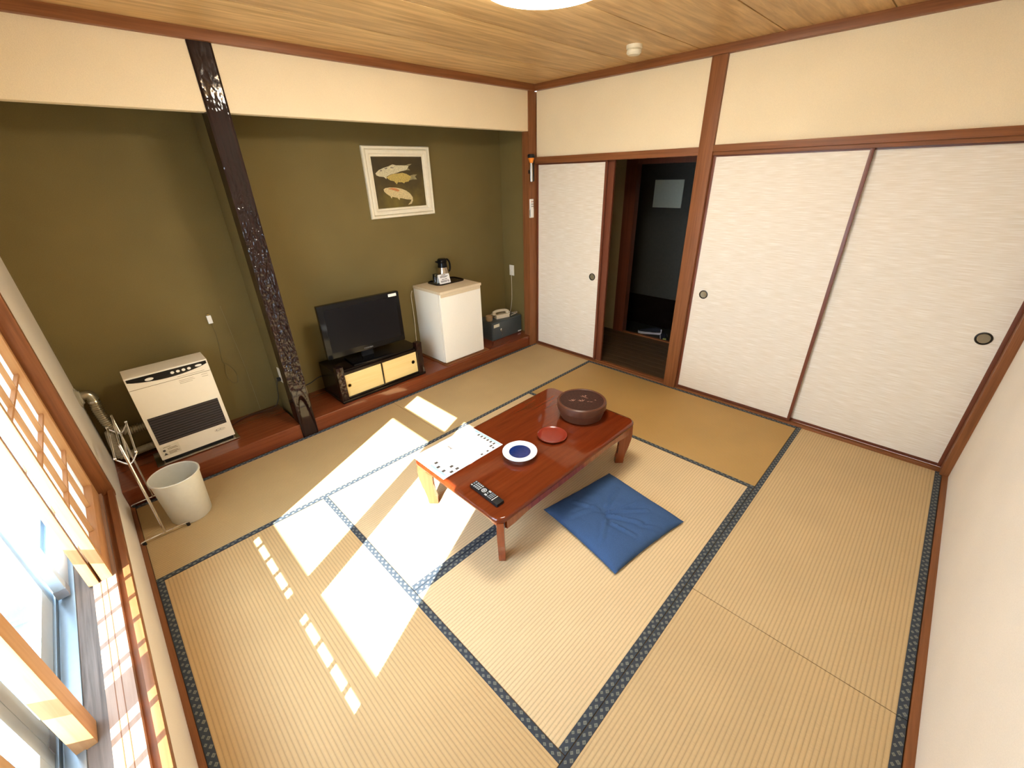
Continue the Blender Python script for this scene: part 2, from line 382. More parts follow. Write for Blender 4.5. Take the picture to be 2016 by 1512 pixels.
# crown trims
def crown(name, *a): return struct(MB().box(*a, bev=0.004).build(name, 'frame_wood_x' if a[1]-a[0] > 1 else 'frame_wood_y'))
crown('trim_1', 0, W, D-0.035, D+0.01, H, H+0.052)
crown('trim_2', W-0.035, W+0.02, -0.03, D-0.035, H, H+0.052)
crown('trim_3', -0.01, 0.035, -0.03, D-0.035, H, H+0.052)
crown('trim_4', 0.035, W-0.035, -0.04, 0.005, H, H+0.052)
struct(BX('trim_5', 'frame_wood', None, 3.655, W+0.03, D-0.012, 3.60, 0.0, 2.46, bev=0.003))   # corner post by alcove
struct(BX('trim_6', 'frame_wood', None, W-0.012, W+0.10, 1.80, 1.905, 0.0, 2.46, bev=0.003))   # tall post in fusuma wall
struct(BX('trim_7', 'frame_wood', None, W-0.035, W+0.10, -0.035, 0.012, 0.0, 1.93, bev=0.003))  # near corner post
struct(BX('trim_8', 'frame_wood_y', None, W-0.008, W+0.09, 1.905, D-0.012, 1.875, 1.93, bev=0.003))
struct(BX('trim_9', 'frame_wood_y', None, W-0.012, W+0.09, 0.012, 1.80, 1.895, 1.938, bev=0.003))
struct(BX('trim_10', 'frame_wood_y', None, W+0.004, W+0.09, 0.012, 1.80, 1.872, 1.895, bev=0.002))
sill = MB()
sill.box(W, W+0.095, -0.03, D, -0.05, 0.004, 0.002)
sill.box(W+0.002, W+0.018, 0.0, D, 0.0, 0.012, 0.002); sill.box(W+0.044, W+0.05, 0.0, D, 0.0, 0.012, 0.002)
struct(sill.build('trim_11', 'frame_wood_y'))
struct(BX('baseboard_left', 'frame_wood_y', None, 0, 0.022, 0, D, -0.05, 0.006, bev=0.002))
struct(BX('baseboard_front', 'frame_wood_x', None, 0, W, -0.03, -0.002, -0.05, 0.006, bev=0.002))
# ------------------------------------------------------------------ alcove platforms
pf = MB().box(0.0, 1.062, D+0.002, YB, 0.0, 0.12, 0.006)
tag(pf.build('alcove_platform', 'platform_wood'), 'glossy red-brown wooden platform in the left alcove under the heater', 'platform')
pf = MB().box(1.176, W-0.004, D+0.002, YB, 0.0, 0.12, 0.006)
tag(pf.build('alcove_platform', 'platform_wood'), 'glossy red-brown wooden platform in the right alcove under television, refrigerator and safe', 'platform')

# ------------------------------------------------------------------ carved post
def carved_post():
    t = thing('carved_post', 'dark glossy carved log post standing between the two green alcoves', 'pillar', (1.117, 3.57, 0))
    w2, dy = 0.058, 0.058; nx, nz = 26, 620; bm = bmesh.new()
    z0, z1 = 0.0, 2.47
    def disp(x, z):
        if z < 0.40:
            # oval shaved facet with a ridge above
            e = (x/0.047)**2 + ((z-0.02)/0.33)**2
            return -(0.002+0.026*z/0.33)*max(0, min(1, (1-e)*4)) + (0.003 if 1 <= e < 1.35 else 0)
        k = min(1, (z-0.38)/0.08)*(1 if z < 1.3 else max(0.07, 1-(z-1.3)/0.75))
        p = Vector((x*42, 0.3, z*12)); q = p + 1.2*noise.noise_vector(p*0.7)
        a = noise.noise(q); r = 1-abs(noise.noise(Vector((x*62+3*a, 4.2, z*17))))*2
        n_ = 0.5*noise.noise(Vector((x*90, 9, z*36)))
        return -k*0.0125*(0.6*max(0, r)+0.5*a+0.2*n_)
    G = []
    for j in range(nz+1):
        z = z0+(z1-z0)*j/nz; row = []
        for i in range(nx+1):
            x = -w2+2*w2*i/nx; edge = min(1, min(i, nx-i)/2.0)
            row.append(bm.verts.new((x, -dy+0.004*(1-edge) - disp(x, z)*edge, z)))
        G.append(row)
    for j in range(nz):
        for i in range(nx): bm.faces.new((G[j][i], G[j][i+1], G[j+1][i+1], G[j+1][i]))
    # sides and back
    L = [bm.verts.new((-w2, dy, z0)), bm.verts.new((-w2, dy, z1))]; R = [bm.verts.new((w2, dy, z0)), bm.verts.new((w2, dy, z1))]
    bm.faces.new([G[j][0] for j in range(nz+1)]+[L[1], L[0]]); bm.faces.new([G[j][nx] for j in range(nz, -1, -1)]+[R[0], R[1]])
    bm.faces.new((L[0], L[1], R[1], R[0])); bm.faces.new([G[0][i] for i in range(nx, -1, -1)]+[L[0], R[0]]); bm.faces.new([G[nz][i] for i in range(nx+1)]+[R[1], L[1]])
    m = MB(); m.bm.free(); m.bm = bm; m.build('shaft', 'burl_wood', t, angle=60)
carved_post()

# ------------------------------------------------------------------ tatami mats
def mat(label, x0, x1, y0, y1, mt, axis, borders):
    t = thing('tatami_mat', label, 'tatami mat', (x0, y0, 0), 0, 'tatami mats covering the floor')
    g = 0.0015; bw = 0.030
    MB().box(g, x1-x0-g, g, y1-y0-g, -0.05, 0.0, 0.0015).build('woven_surface', mt, t)
    for s in borders:
        L = (x1-x0 if axis == 'X' else y1-y0)-2*g
        o = MB().box(0, L, 0, bw, -0.004, 0.0016, 0.0008).build('border', 'mat_border_cloth', t)
        if axis == 'X': o.location = (g, g if s == 0 else y1-y0-g-bw, 0)
        else: o.rotation_euler = (0, 0, PI/2); o.location = ((g if s == 0 else x1-x0-g-bw)+bw, g, 0)
mat('tatami mat along the left half of the alcove step, behind the wastebasket', 0.022, X2, Y3, D, 'tatami_back', 'X', (0, 1))
mat('tatami mat along the alcove step in front of the refrigerator and safe', X2, W, Y3, D, 'tatami_back', 'X', (0, 1))
mat('tatami mat under the window, its long side against the sill wall', 0.022, X1, Y1, Y3, 'tatami_y', 'Y', (0, 1))
mat('tatami mat in front of the dark hallway opening, weave sheen painted in as a darker tone', X3, W, Y1, Y3, 'tatami_dark_sheen', 'Y', (0, 1))
mat('pale tatami mat under the middle of the low table', X1, X3, Y2, Y3, 'tatami_pale', 'X', (0,))
mat('pale tatami mat on which the blue cushion lies', X1, X3, Y1, Y2, 'tatami_pale', 'X', (0, 1))
mat('tatami mat along the near wall at the bottom of the picture', 0.022, X2, 0.0, Y1, 'tatami_warm', 'X', (0, 1))
mat('tatami mat along the near wall in front of the right sliding panel', X2, W, 0.0, Y1, 'tatami_warm', 'X', (0, 1))

# ------------------------------------------------------------------ fusuma doors
def cup(parent, x, y, z, r, name='handle'):
    h = MB().lathe([(r, 0), (r, -0.004), (r*0.84, -0.005), (r*0.78, -0.001), (r*0.74, 0.004)], (x, y, z), 'X', 28).build(name, 'handle_dark', parent)
    MB().lathe([(r*0.74, 0), (r*0.74, -0.0015), (0.0001, -0.0005)], (x, y, z), 'X', 28).build('cup', 'handle_metal', h)
def fus(name, xf, y0, y1, hy, hz, r=0.034, fw=0.020):
    e = bpy.data.objects.new(name, None); COL.objects.link(e); struct(e); e.location = (xf, y0, 0)
    L = y1-y0
    MB().box(0.004, 0.018, fw*0.5, L-fw*0.5, 0.03, 1.865).build('paper_panel', 'fusuma_paper', e, smooth=False)
    f = MB(); f.box(0, 0.022, 0, fw, 0.013, 1.878, 0.002)
    f.build('stile', 'dark_frame_z', e)
    MB().box(0, 0.022, L-fw, L, 0.013, 1.878, 0.002).build('stile', 'dark_frame_z', e)
    MB().box(0, 0.022, fw, L-fw, 0.013, 0.034, 0.002).build('rail', 'dark_frame_y', e)
    MB().box(0, 0.022, fw, L-fw, 1.862, 1.878, 0.002).build('rail', 'dark_frame_y', e)
    if hy is not None: cup(e, 0.004, hy-y0, hz, r)
    return e
fus('door_1', W+0.020, 2.695, D-0.015, 2.785, 0.871)
fus('door_2', W+0.048, 2.638, 3.48, None, None, fw=0.066)
fus('door_3', W+0.020, 0.878, 1.80, 1.698, 0.876)
fus('door_4', W+0.048, 0.012, 0.92, 0.105, 0.877, r=0.037)

# ------------------------------------------------------------------ hallway behind
XH = 4.76
fh = struct(BX('floor', 'genkan_dark', None, W+0.095, XH+0.02, 0.9, 3.7, -0.16, -0.012))
k = 0; x = W+0.097
while x < XH-0.01:
    x2 = min(x+0.101, XH+0.015)
    MB().box(x+0.001, x2-0.001, 0.92, 3.68, -0.012, 0.0, 0.001).build('plank', 'hall_floor_wood', fh); x = x2
hw = MB(); hw.box(XH, XH+0.06, 3.10, 3.75, -0.05, 2.4); hw.box(XH, XH+0.06, 0.9, 1.95, -0.05, 2.4); hw.box(XH, XH+0.06, 1.95, 3.10, 1.90, 2.4)
hw.box(W+0.095, XH, 3.70, 3.76, -0.05, 2.4); hw.box(W+0.095, XH, 0.84, 0.90, -0.05, 2.4)
hw.box(W+0.08, W+0.095, 3.45, 3.7, 0, 2.4); hw.box(W+0.08, W+0.1, 0.9, 1.80, 0, 2.4); hw.box(W+0.08, W+0.1, 1.9, 3.7, 1.95, 2.4)
struct(hw.build('wall_hall', 'hall_plaster', smooth=False))
struct(BX('ceiling', 'hall_plaster', None, W+0.08, 6.1, 0.84, 4.2, 2.40, 2.46))
df = MB(); df.box(XH-0.015, XH+0.075, 2.965, 3.10, 0, 1.90, 0.003); df.box(XH-0.015, XH+0.075, 1.95, 2.02, 0, 1.90, 0.003); df.box(XH-0.015, XH+0.075, 2.02, 2.965, 1.845, 1.90, 0.003)
struct(df.build('trim_12', 'dark_frame_z'))
struct(BX('trim_13', 'frame_wood_y', None, XH-0.01, XH+0.03, 2.02, 2.965, -0.01, 0.012, bev=0.003))
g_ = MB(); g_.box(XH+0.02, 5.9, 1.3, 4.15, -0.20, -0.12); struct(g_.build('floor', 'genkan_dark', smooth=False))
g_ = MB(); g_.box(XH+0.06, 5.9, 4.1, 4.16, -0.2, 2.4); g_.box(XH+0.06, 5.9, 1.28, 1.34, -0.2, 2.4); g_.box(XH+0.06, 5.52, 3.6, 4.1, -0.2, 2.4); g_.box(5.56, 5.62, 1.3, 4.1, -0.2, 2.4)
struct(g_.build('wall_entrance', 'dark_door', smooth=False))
de = bpy.data.objects.new('door_5', None); COL.objects.link(de); struct(de); de.location = (5.5, 2.3, -0.12)
MB().box(0.01, 0.05, 0, 1.08, 0, 0.40).build('kick_panel', 'black_wood', de)
MB().box(0.012, 0.05, 0, 1.08, 0.40, 2.0).build('leaf', 'door_panel_grey', de)
MB().box(0.0, 0.012, 0.485, 0.845, 1.495, 1.80, 0.002).build('window_pane', 'door_window_grey', de)
MB().box(0.0, 0.05, 1.08, 1.16, 0, 2.08, 0.003).build('jamb', 'black_wood', de); MB().box(0.0, 0.05, 0, 1.08, 2.0, 2.08, 0.003).build('head', 'black_wood', de)
def shoe(x, y, rz, label, heel):
    t = thing('sneaker', label, 'shoe', (x, y, -0.12), rz, 'pair of sneakers on the entrance floor')
    out = [(-0.14, -0.030), (-0.12, -0.038), (-0.03, -0.034), (0.05, -0.045), (0.11, -0.040), (0.14, -0.018), (0.145, 0.0), (0.135, 0.022), (0.10, 0.042), (0.04, 0.046), (-0.04, 0.036), (-0.12, 0.038), (-0.14, 0.028)]
    MB().prism(out, 'Z', 0.0, 0.028, 0.004).build('sole', 'shoe_white', t)
    u = MB(); rings = []
    for (px, sy, h) in [(-0.138, 0.6, 0.075), (-0.11, 0.95, 0.088), (-0.05, 1, 0.082), (0.0, 1, 0.074), (0.06, 1.05, 0.055), (0.11, 0.85, 0.042), (0.138, 0.4, 0.034)]:
        rings.append([u.bm.verts.new((px, 0.038*sy*math.cos(a), 0.026+(h-0.026)*math.sin(a))) for a in [PI*i/10 for i in range(11)]])
    for a, b in zip(rings, rings[1:]):
        for i in range(10): u.bm.faces.new((a[i], a[i+1], b[i+1], b[i]))
    u.bm.faces.new(rings[0]); u.bm.faces.new(rings[-1])
    u.build('upper', 'shoe_navy', t)
    MB().box(-0.150, -0.132, -0.02, 0.02, 0.01, 0.06, 0.006).build('heel_tab', heel, t)
shoe(5.22, 2.84, math.radians(115), 'dark sneaker with a white sole, farther left on the entrance floor', 'shoe_white')
shoe(5.14, 2.60, math.radians(28), 'dark sneaker with a lime green heel on the entrance floor', 'shoe_lime')

# ------------------------------------------------------------------ window
wn = bpy.data.objects.new('window_1', None); COL.objects.link(wn); struct(wn)
BX('casing', 'frame_wood', wn, -0.055, 0.014, 3.14, 3.18, 0.33, 1.95, bev=0.002)
BX('casing', 'frame_wood', wn, -0.15, -0.055, 3.145, 3.18, 0.33, 1.95, bev=0.002)
BX('casing', 'frame_wood', wn, -0.15, 0.014, 0.34, 0.38, 0.33, 1.95, bev=0.002)
BX('head_rail', 'frame_wood_y', wn, -0.15, 0.014, 0.38, 3.14, 1.85, 1.95, bev=0.002)
BX('sill_board', 'sill_wood', wn, -0.103, -0.032, 0.38, 3.14, 0.34, 0.37, bev=0.001)
BX('sill_groove', 'frame_wood_y', wn, -0.032, -0.010, 0.38, 3.14, 0.33, 0.350)
BX('sill_edge', 'frame_wood_y', wn, -0.010, 0.013, 0.36, 3.16, 0.335, 0.370, bev=0.003)
BX('sill_board', 'weathered_wood', wn, -0.155, -0.104, 0.38, 3.14, 0.33, 0.366, bev=0.001)
tr = MB()
for xx in (-0.062, -0.080): tr.box(xx-0.001, xx+0.001, 0.38, 3.14, 0.368, 0.3708)
tr.build('track_line', 'frame_wood_y', wn)
# central wooden mullion
BX('mullion', 'shoji_wood', wn, -0.176, -0.130, 1.712, 1.790, 0.366, 1.86, bev=0.004)
# aluminium outer frame
fr = MB()
fr.box(-0.20, -0.155, 0.38, 3.14, 0.30, 0.372, 0.003); fr.box(-0.215, -0.205, 0.38, 3.14, 0.30, 0.385, 0.002); fr.box(-0.26, -0.20, 0.38, 3.14, 0.29, 0.362, 0.003)
fr.box(-0.262, -0.25, 0.38, 3.14, 0.29, 0.385, 0.002)
fr.build('sill_rail', 'aluminium', wn)
fr = MB(); fr.box(-0.26, -0.155, 3.10, 3.145, 0.37, 1.97, 0.003); fr.box(-0.26, -0.155, 0.375, 0.42, 0.37, 1.97, 0.003); fr.box(-0.26, -0.155, 0.42, 3.10, 1.965, 2.01, 0.003)
fr.build('side_frame', 'aluminium', wn)
BX('transom', 'aluminium', wn, -0.225, -0.175, 0.42, 3.10, 1.642, 1.715, bev=0.003)
wn2 = None
def sash(name, x0, x1, y0, y1, sw=0.045):
    e = bpy.data.objects.new(name, None); COL.objects.link(e); struct(e); e.location = ((x0+x1)/2, y0, 0.385)
    h = (x1-x0)/2; L = y1-y0; Z = 1.255
    BX('stile', 'aluminium_white', e, -h, h, 0, sw, 0, Z, bev=0.002); BX('stile', 'aluminium_white', e, -h, h, L-sw, L, 0, Z, bev=0.002)
    BX('bottom_rail', 'aluminium_white', e, -h, h, sw, L-sw, 0, 0.078, bev=0.002); BX('top_rail', 'aluminium_white', e, -h, h, sw, L-sw, Z-0.016, Z, bev=0.002)
    BX('glass', 'window_glass', e, -0.0025, 0.0025, sw-0.004, L-sw+0.004, 0.074, Z-0.014)
    BX('corner_cap', 'grey_plastic', e, -h-0.002, h+0.002, -0.004, sw, -0.004, 0.035, bev=0.002)
    return e
sash('window_2', -0.198, -0.166, 2.42, 3.10); sash('window_3', -0.243, -0.213, 1.750, 2.47, 0.062)
sash('window_4', -0.198, -0.166, 0.42, 1.10); sash('window_5', -0.243, -0.213, 1.06, 1.748, 0.05)
# exterior guard rail
rl = thing('guard_railing', 'pale aluminium guard railing with thin balusters outside the window', 'railing', (-0.35, 0.2, 0.40))
BX('top_rail', 'aluminium_white', rl, -0.022, 0.022, 0, 3.2, 0.318, 0.362, bev=0.006)
BX('bottom_rail', 'aluminium_white', rl, -0.015, 0.015, 0, 3.2, 0.02, 0.045, bev=0.003)
yb = 2.204-0.2
ks = [k for k in range(-15, 9)]
proto = None
for k in ks:
    y = yb+k*0.1295
    if y < 0.03 or y > 3.17: continue
    if proto is None: proto = MB().tube([(0, 0, 0.04), (0, 0, 0.325)], 0.0115, 8).build('baluster', 'aluminium_white', rl, loc=(0, y, 0))
    else:
        c = proto.copy(); COL.objects.link(c); c.parent = rl; c.location = (0, y, 0)
for y in (0.05, 1.6, 3.15): BX('bracket', 'aluminium_white', rl, -0.01, 0.09, y-0.012, y+0.012, 0.02, 0.05)
# neighbouring roof below, ground
gd = MB(); gd.box(-40, -0.4, -30, 30, -3.6, -3.5)
struct(gd.build('floor', 'concrete_pale', smooth=False))
rf = thing('shed_roof', 'blue-grey ribbed metal roof below the window outside', 'roof', (-0.9, 1.8, -1.2))
for i in range(14):
    y = -3.2+i*0.46
    MB().prism([(y, 0), (y+0.03, 0.03), (y+0.06, 0.03), (y+0.09, 0), (y+0.458, 0), (y+0.458, -0.02), (y, -0.02)], 'X', 0, -3.6).xf(Matrix.Rotation(math.radians(8), 4, 'Y')).build('roof_sheet', 'roof_blue', rf, smooth=False)
BX('gutter', 'aluminium_white', rf, 0.0, 0.1, -3.2, 3.2, -0.09, -0.02, bev=0.01)
# outer wall skin of own building
struct(BX('wall_left', 'concrete_pale', None, -0.30, -0.105, -0.2, YB+0.1, -3.5, 0.28))
ow = MB(); ow.box(-0.25, -0.15, -0.2, 0.37, 0.28, 2.62); ow.box(-0.25, -0.15, 3.15, YB+0.1, 0.28, 2.62); ow.box(-0.25, -0.15, 0.37, 3.15, 2.005, 2.62)
struct(ow.build('wall_left', 'concrete_pale', smooth=False))

# shoji screens
def shoji(label, x0, y0, y1, near_stile=0.028, depth=0.034):
    t = thing('shoji_screen', label, 'shoji screen', (x0, y0, 0.371), 0, 'shoji screens slid to the ends of the window')
    L = y1-y0; Z = 1.478; d = depth
    BX('stile', 'shoji_wood', t, -d, 0, 0, near_stile, 0, Z, bev=0.0015); BX('stile', 'shoji_wood', t, -d, 0, L-near_stile-0.01, L, 0, Z, bev=0.0015)
    BX('bottom_rail', 'shoji_wood_y', t, -d, 0, near_stile, L-near_stile-0.01, 0, 0.088, bev=0.0015); BX('top_rail', 'shoji_wood_y', t, -d, 0, near_stile, L-near_stile-0.01, Z-0.04, Z, bev=0.0015)
    for k in (1, 2):
        y = near_stile+(L-2*near_stile)*k/3
        BX('lattice_bar', 'shoji_wood', t, -d+0.005, -0.013, y-0.005, y+0.005, 0.088, Z-0.04)
    z = 0.303
    while z < Z-0.08:
        BX('lattice_bar', 'shoji_wood_y', t, -d+0.0055, -0.0145, near_stile, L-near_stile-0.01, z-0.0055, z+0.0055); z += 0.20
    BX('paper', 'shoji_paper', t, -d+0.003, -d+0.004, near_stile-0.004, L-near_stile-0.006, 0.084, Z-0.036)
    return t
shoji('room-side shoji screen with open lattice at the alcove end of the window', -0.042, 2.425, 3.135)
shoji('outer shoji screen stacked behind the room-side one at the alcove end of the window', -0.084, 2.42, 3.135, depth=0.03)
shoji('room-side shoji screen at the near end of the window beside the camera', -0.042, 0.385, 1.205)
shoji('outer shoji screen stacked behind the room-side one at the near end of the window', -0.084, 0.385, 1.17, depth=0.03)

# ------------------------------------------------------------------ low table
TZ = 0.33
tb = thing('low_table', 'low red-brown lacquered rectangular table with curved legs in the middle of the room', 'table', (1.89, 1.878, 0.0018))
def rrect(hx, hy, r, n=6):
    p = []
    for cx, cy, a0 in ((hx-r, hy-r, 0), (-hx+r, hy-r, PI/2), (-hx+r, -hy+r, PI), (hx-r, -hy+r, 1.5*PI)):
        for i in range(n+1): a = a0+PI/2*i/n; p.append((cx+r*math.cos(a), cy+r*math.sin(a)))
    return p
hx, hy = 0.622, 0.368
top = MB(); prof = [(0.012, -0.028), (0.0, -0.022), (0.0, -0.010), (0.008, -0.001), (0.012, 0.0)]
rings = []
for off, z in prof: rings.append([top.bm.verts.new((x, y, TZ+z)) for x, y in rrect(hx-off, hy-off, 0.055-off*0.5, 8)])
nn = len(rings[0])
for a, b in zip(rings, rings[1:]):
    for i in range(nn): top.bm.faces.new((a[i], a[(i+1) % nn], b[(i+1) % nn], b[i]))
top.bm.faces.new(rings[0][::-1]); top.bm.faces.new(rings[-1])
top.build('tabletop', 'table_lacquer', tb, angle=50)
def apron(length, axis, pos):
    n = 24; pts = []
    for i in range(n+1):
        u = -1+2*i/n; e = abs(u); dz = 0.064 if e > 0.9 else (0.050 + 0.014*max(0, (e-0.72)/0.18))
        pts.append((u*length/2, -dz))
    poly = [(-length/2, 0), *[(a, b) for a, b in pts], (length/2, 0)]
    ax = 'Y' if axis == 'X' else 'X'
    MB().prism(poly, ax, pos-0.009, pos+0.009).build('apron', 'table_leg_wood', tb, smooth=False, loc=(0, 0, TZ-0.026))
for s in (-1, 1): apron(1.12, 'X', s*0.345); apron(0.62, 'Y', s*0.575)
legp = [(0.0, 0.30), (0.0, 0.20), (0.004, 0.13), (-0.004, 0.075), (-0.012, 0.04), (-0.016, 0.0), (0.040, 0.0), (0.044, 0.022), (0.040, 0.045), (0.048, 0.085), (0.066, 0.13), (0.078, 0.19), (0.082, 0.24), (0.080, 0.30)]
for sx in (-1, 1):
    for sy in (-1, 1):
        a = math.atan2(sy, sx)
        m = MB().prism([(p[0]-0.045, p[1]) for p in legp], 'Y', -0.018, 0.018, 0.004)
        m.xf(Matrix.Translation((sx*0.578, sy*0.325, 0)) @ Matrix.Rotation(a, 4, 'Z')).build('leg', 'table_leg_wood', tb, angle=40)

# things on the table
TZ = 0.3322
t = thing('lacquer_box', 'round brown lacquer box with lid, grass pattern inlay, at the far right of the table', 'box', (2.325, 1.822, TZ))
MB().lathe([(0.13, 0), (0.138, 0.004), (0.150, 0.04), (0.152, 0.068), (0.150, 0.07)], n=56).build('body', 'brown_lacquer', t)
MB().lathe([(0.157, 0.066), (0.162, 0.070), (0.163, 0.100), (0.160, 0.112), (0.152, 0.118), (0.146, 0.116), (0.143, 0.113)], n=56).build('lid', 'brown_lacquer', t)
lt = MB().lathe([(0.1435, 0.108), (0.1435, 0.1135), (0.0001, 0.1140)], n=56).build('lid_top', 'dark_lacquer', t)
def strokes(parent, S, z, mat_, w=0.0022, name='inlay', h=0.0006):
    for (ax, ay, bx, by) in S:
        m = MB(); d = Vector((bx-ax, by-ay, 0)); n_ = Vector((-d.y, d.x, 0)).normalized()*w
        mid = Vector(((ax+bx)/2, (ay+by)/2, z+h))
        a, b = Vector((ax, ay, z+h)), Vector((bx, by, z+h))
        m.poly([a, mid-n_, b, mid+n_])
        m.build(name, mat_, parent, smooth=False)
# directions: image right ~ (+.69,-.72), image down ~ (-.62,-.60)
def bxp(u, v):  # u right, v up in picture on the lid
    return (0.66*u+0.62*v, -0.70*u+0.60*v)
S = []
def leaf(cx, cy, ang, L):
    a = bxp(cx, cy); b = bxp(cx+L*math.cos(ang), cy+L*math.sin(ang)); S.append((*a, *b))
for cx, cy in ((-0.060, -0.022), (0.0, -0.028), (0.028, 0.042)):
    for an in (55, 80, 115, 150): leaf(cx+random.uniform(-.004, .004), cy, math.radians(an), 0.036)
leaf(0.03, -0.035, math.radians(20), 0.02); leaf(0.045, -0.034, math.radians(-10), 0.03)
leaf(0.085, -0.012, math.radians(30), 0.014); leaf(0.085, -0.008, math.radians(-20), 0.014); leaf(0.015, 0.04, math.radians(-30), 0.04)
strokes(lt, S, 0.1138, 'pink_inlay')
t = thing('saucer', 'small round red lacquer saucer between the ashtray and the brown box', 'saucer', (1.993, 1.795, TZ))
MB().lathe([(0.05, 0), (0.052, 0.003), (0.085, 0.008), (0.092, 0.015), (0.090, 0.0165), (0.083, 0.011), (0.06, 0.008), (0.0001, 0.0075)], n=48).build('dish', 'red_lacquer', t)
t = thing('ashtray', 'white porcelain ashtray with a blue glazed well on the table', 'ashtray', (1.712, 1.803, TZ))
MB().lathe([(0.055, 0), (0.058, 0.003), (0.062, 0.020), (0.088, 0.026), (0.100, 0.033), (0.1005, 0.037), (0.097, 0.038), (0.086, 0.032), (0.068, 0.0305), (0.062, 0.031)], n=56).build('rim', 'porcelain', t)
MB().lathe([(0.0625, 0.0315), (0.060, 0.030), (0.053, 0.016), (0.045, 0.008), (0.0001, 0.006)], n=48).build('well', 'blue_glaze', t)
# remote control on the table
t = thing('remote_control', 'black television remote control on the near corner of the table', 'remote control', (1.358, 1.699, TZ), math.radians(88))
MB().box(-0.108, 0.108, -0.0235, 0.0235, 0.0, 0.018, 0.004).build('body', 'black_plastic', t)
def btn(x, y, sx, sy, mt): MB().box(x-sx, x+sx, y-sy, y+sy, 0.0175, 0.0195, 0.0006).build('button', mt, t)
btn(0.098, 0.016, 0.004, 0.003, 'label_white')
for i in range(4):
    for j in range(3): btn(0.082-i*0.0125, -0.014+j*0.014, 0.0035, 0.0045, 'light_button')
btn(0.098, -0.014, 0.003, 0.004, 'light_button'); btn(0.098, 0.0, 0.003, 0.004, 'light_button')
MB().lathe([(0.0145, 0.0175), (0.0145, 0.0195), (0.0095, 0.0195), (0.0095, 0.0175)], (0.018, 0, 0), n=28).build('ring_button', 'light_button', t)
MB().lathe([(0.006, 0.0175), (0.006, 0.0198), (0.0001, 0.0198)], (0.018, 0, 0), n=20).build('button', 'light_button', t)
btn(-0.012, 0.015, 0.008, 0.005, 'light_button'); btn(-0.012, -0.015, 0.008, 0.005, 'light_button'); btn(-0.010, 0.0, 0.003, 0.003, 'light_button')
for i in range(3):
    for j in range(4): btn(-0.030-i*0.0105, -0.0165+j*0.011, 0.0032, 0.0036, 'grey_plastic')
btn(-0.0645, 0.0, 0.0016, 0.021, 'label_white')
# flyer
FX0, FX1, FY0, FY1 = 1.279, 1.724, 1.958, 2.236
t = thing('flyer', 'large sunlit printed paper sheet with small pictures at the left end of the table', 'paper', (FX0, FY0, TZ))
fl = MB(); nx = 10; L = FX1-FX0; Wd = 0.300
G = [[fl.bm.verts.new((L*i/nx, Wd*j/8, 0.0006+(0.0005*math.sin(3*i/nx*PI) if j > 6 else 0))) for j in range(9)] for i in range(nx+1)]
for i in range(nx):
    for j in range(8): fl.bm.faces.new((G[i][j], G[i+1][j], G[i+1][j+1], G[i][j+1]))
fl.build('sheet', 'flyer_paper', t)
pr = 'p'; cy = 'c'
def rect(m, x, y, a, b, z=0.0016): MB().poly([(x, y, z), (x+a, y, z), (x+a, y+b, z), (x, y+b, z)]).build('printed_water' if m == 'c' else 'printed_picture', 'flyer_cyan' if m == 'c' else 'print_dark', t, smooth=False)
for i in range(6): rect(pr, 0.405, 0.04+i*0.028, 0.018, 0.012)
for i in range(3): rect(pr, 0.375-i*0.045, 0.012, 0.014, 0.012)
rect(pr, 0.375, 0.035, 0.02, 0.012)
for (x, y) in ((0.035, 0.05), (0.06, 0.012), (0.10, 0.012), (0.035, 0.10), (0.05, 0.14), (0.09, 0.05)): rect(pr, x, y, 0.02, 0.016)
rect(pr, 0.20, 0.20, 0.012, 0.035); rect(pr, 0.195, 0.19, 0.022, 0.012)
rect(cy, 0.018, 0.016, 0.016, 0.14, 0.0012); rect(cy, 0.425, 0.01, 0.016, 0.23, 0.0012); rect(cy, 0.13, 0.010, 0.10, 0.006, 0.0012)

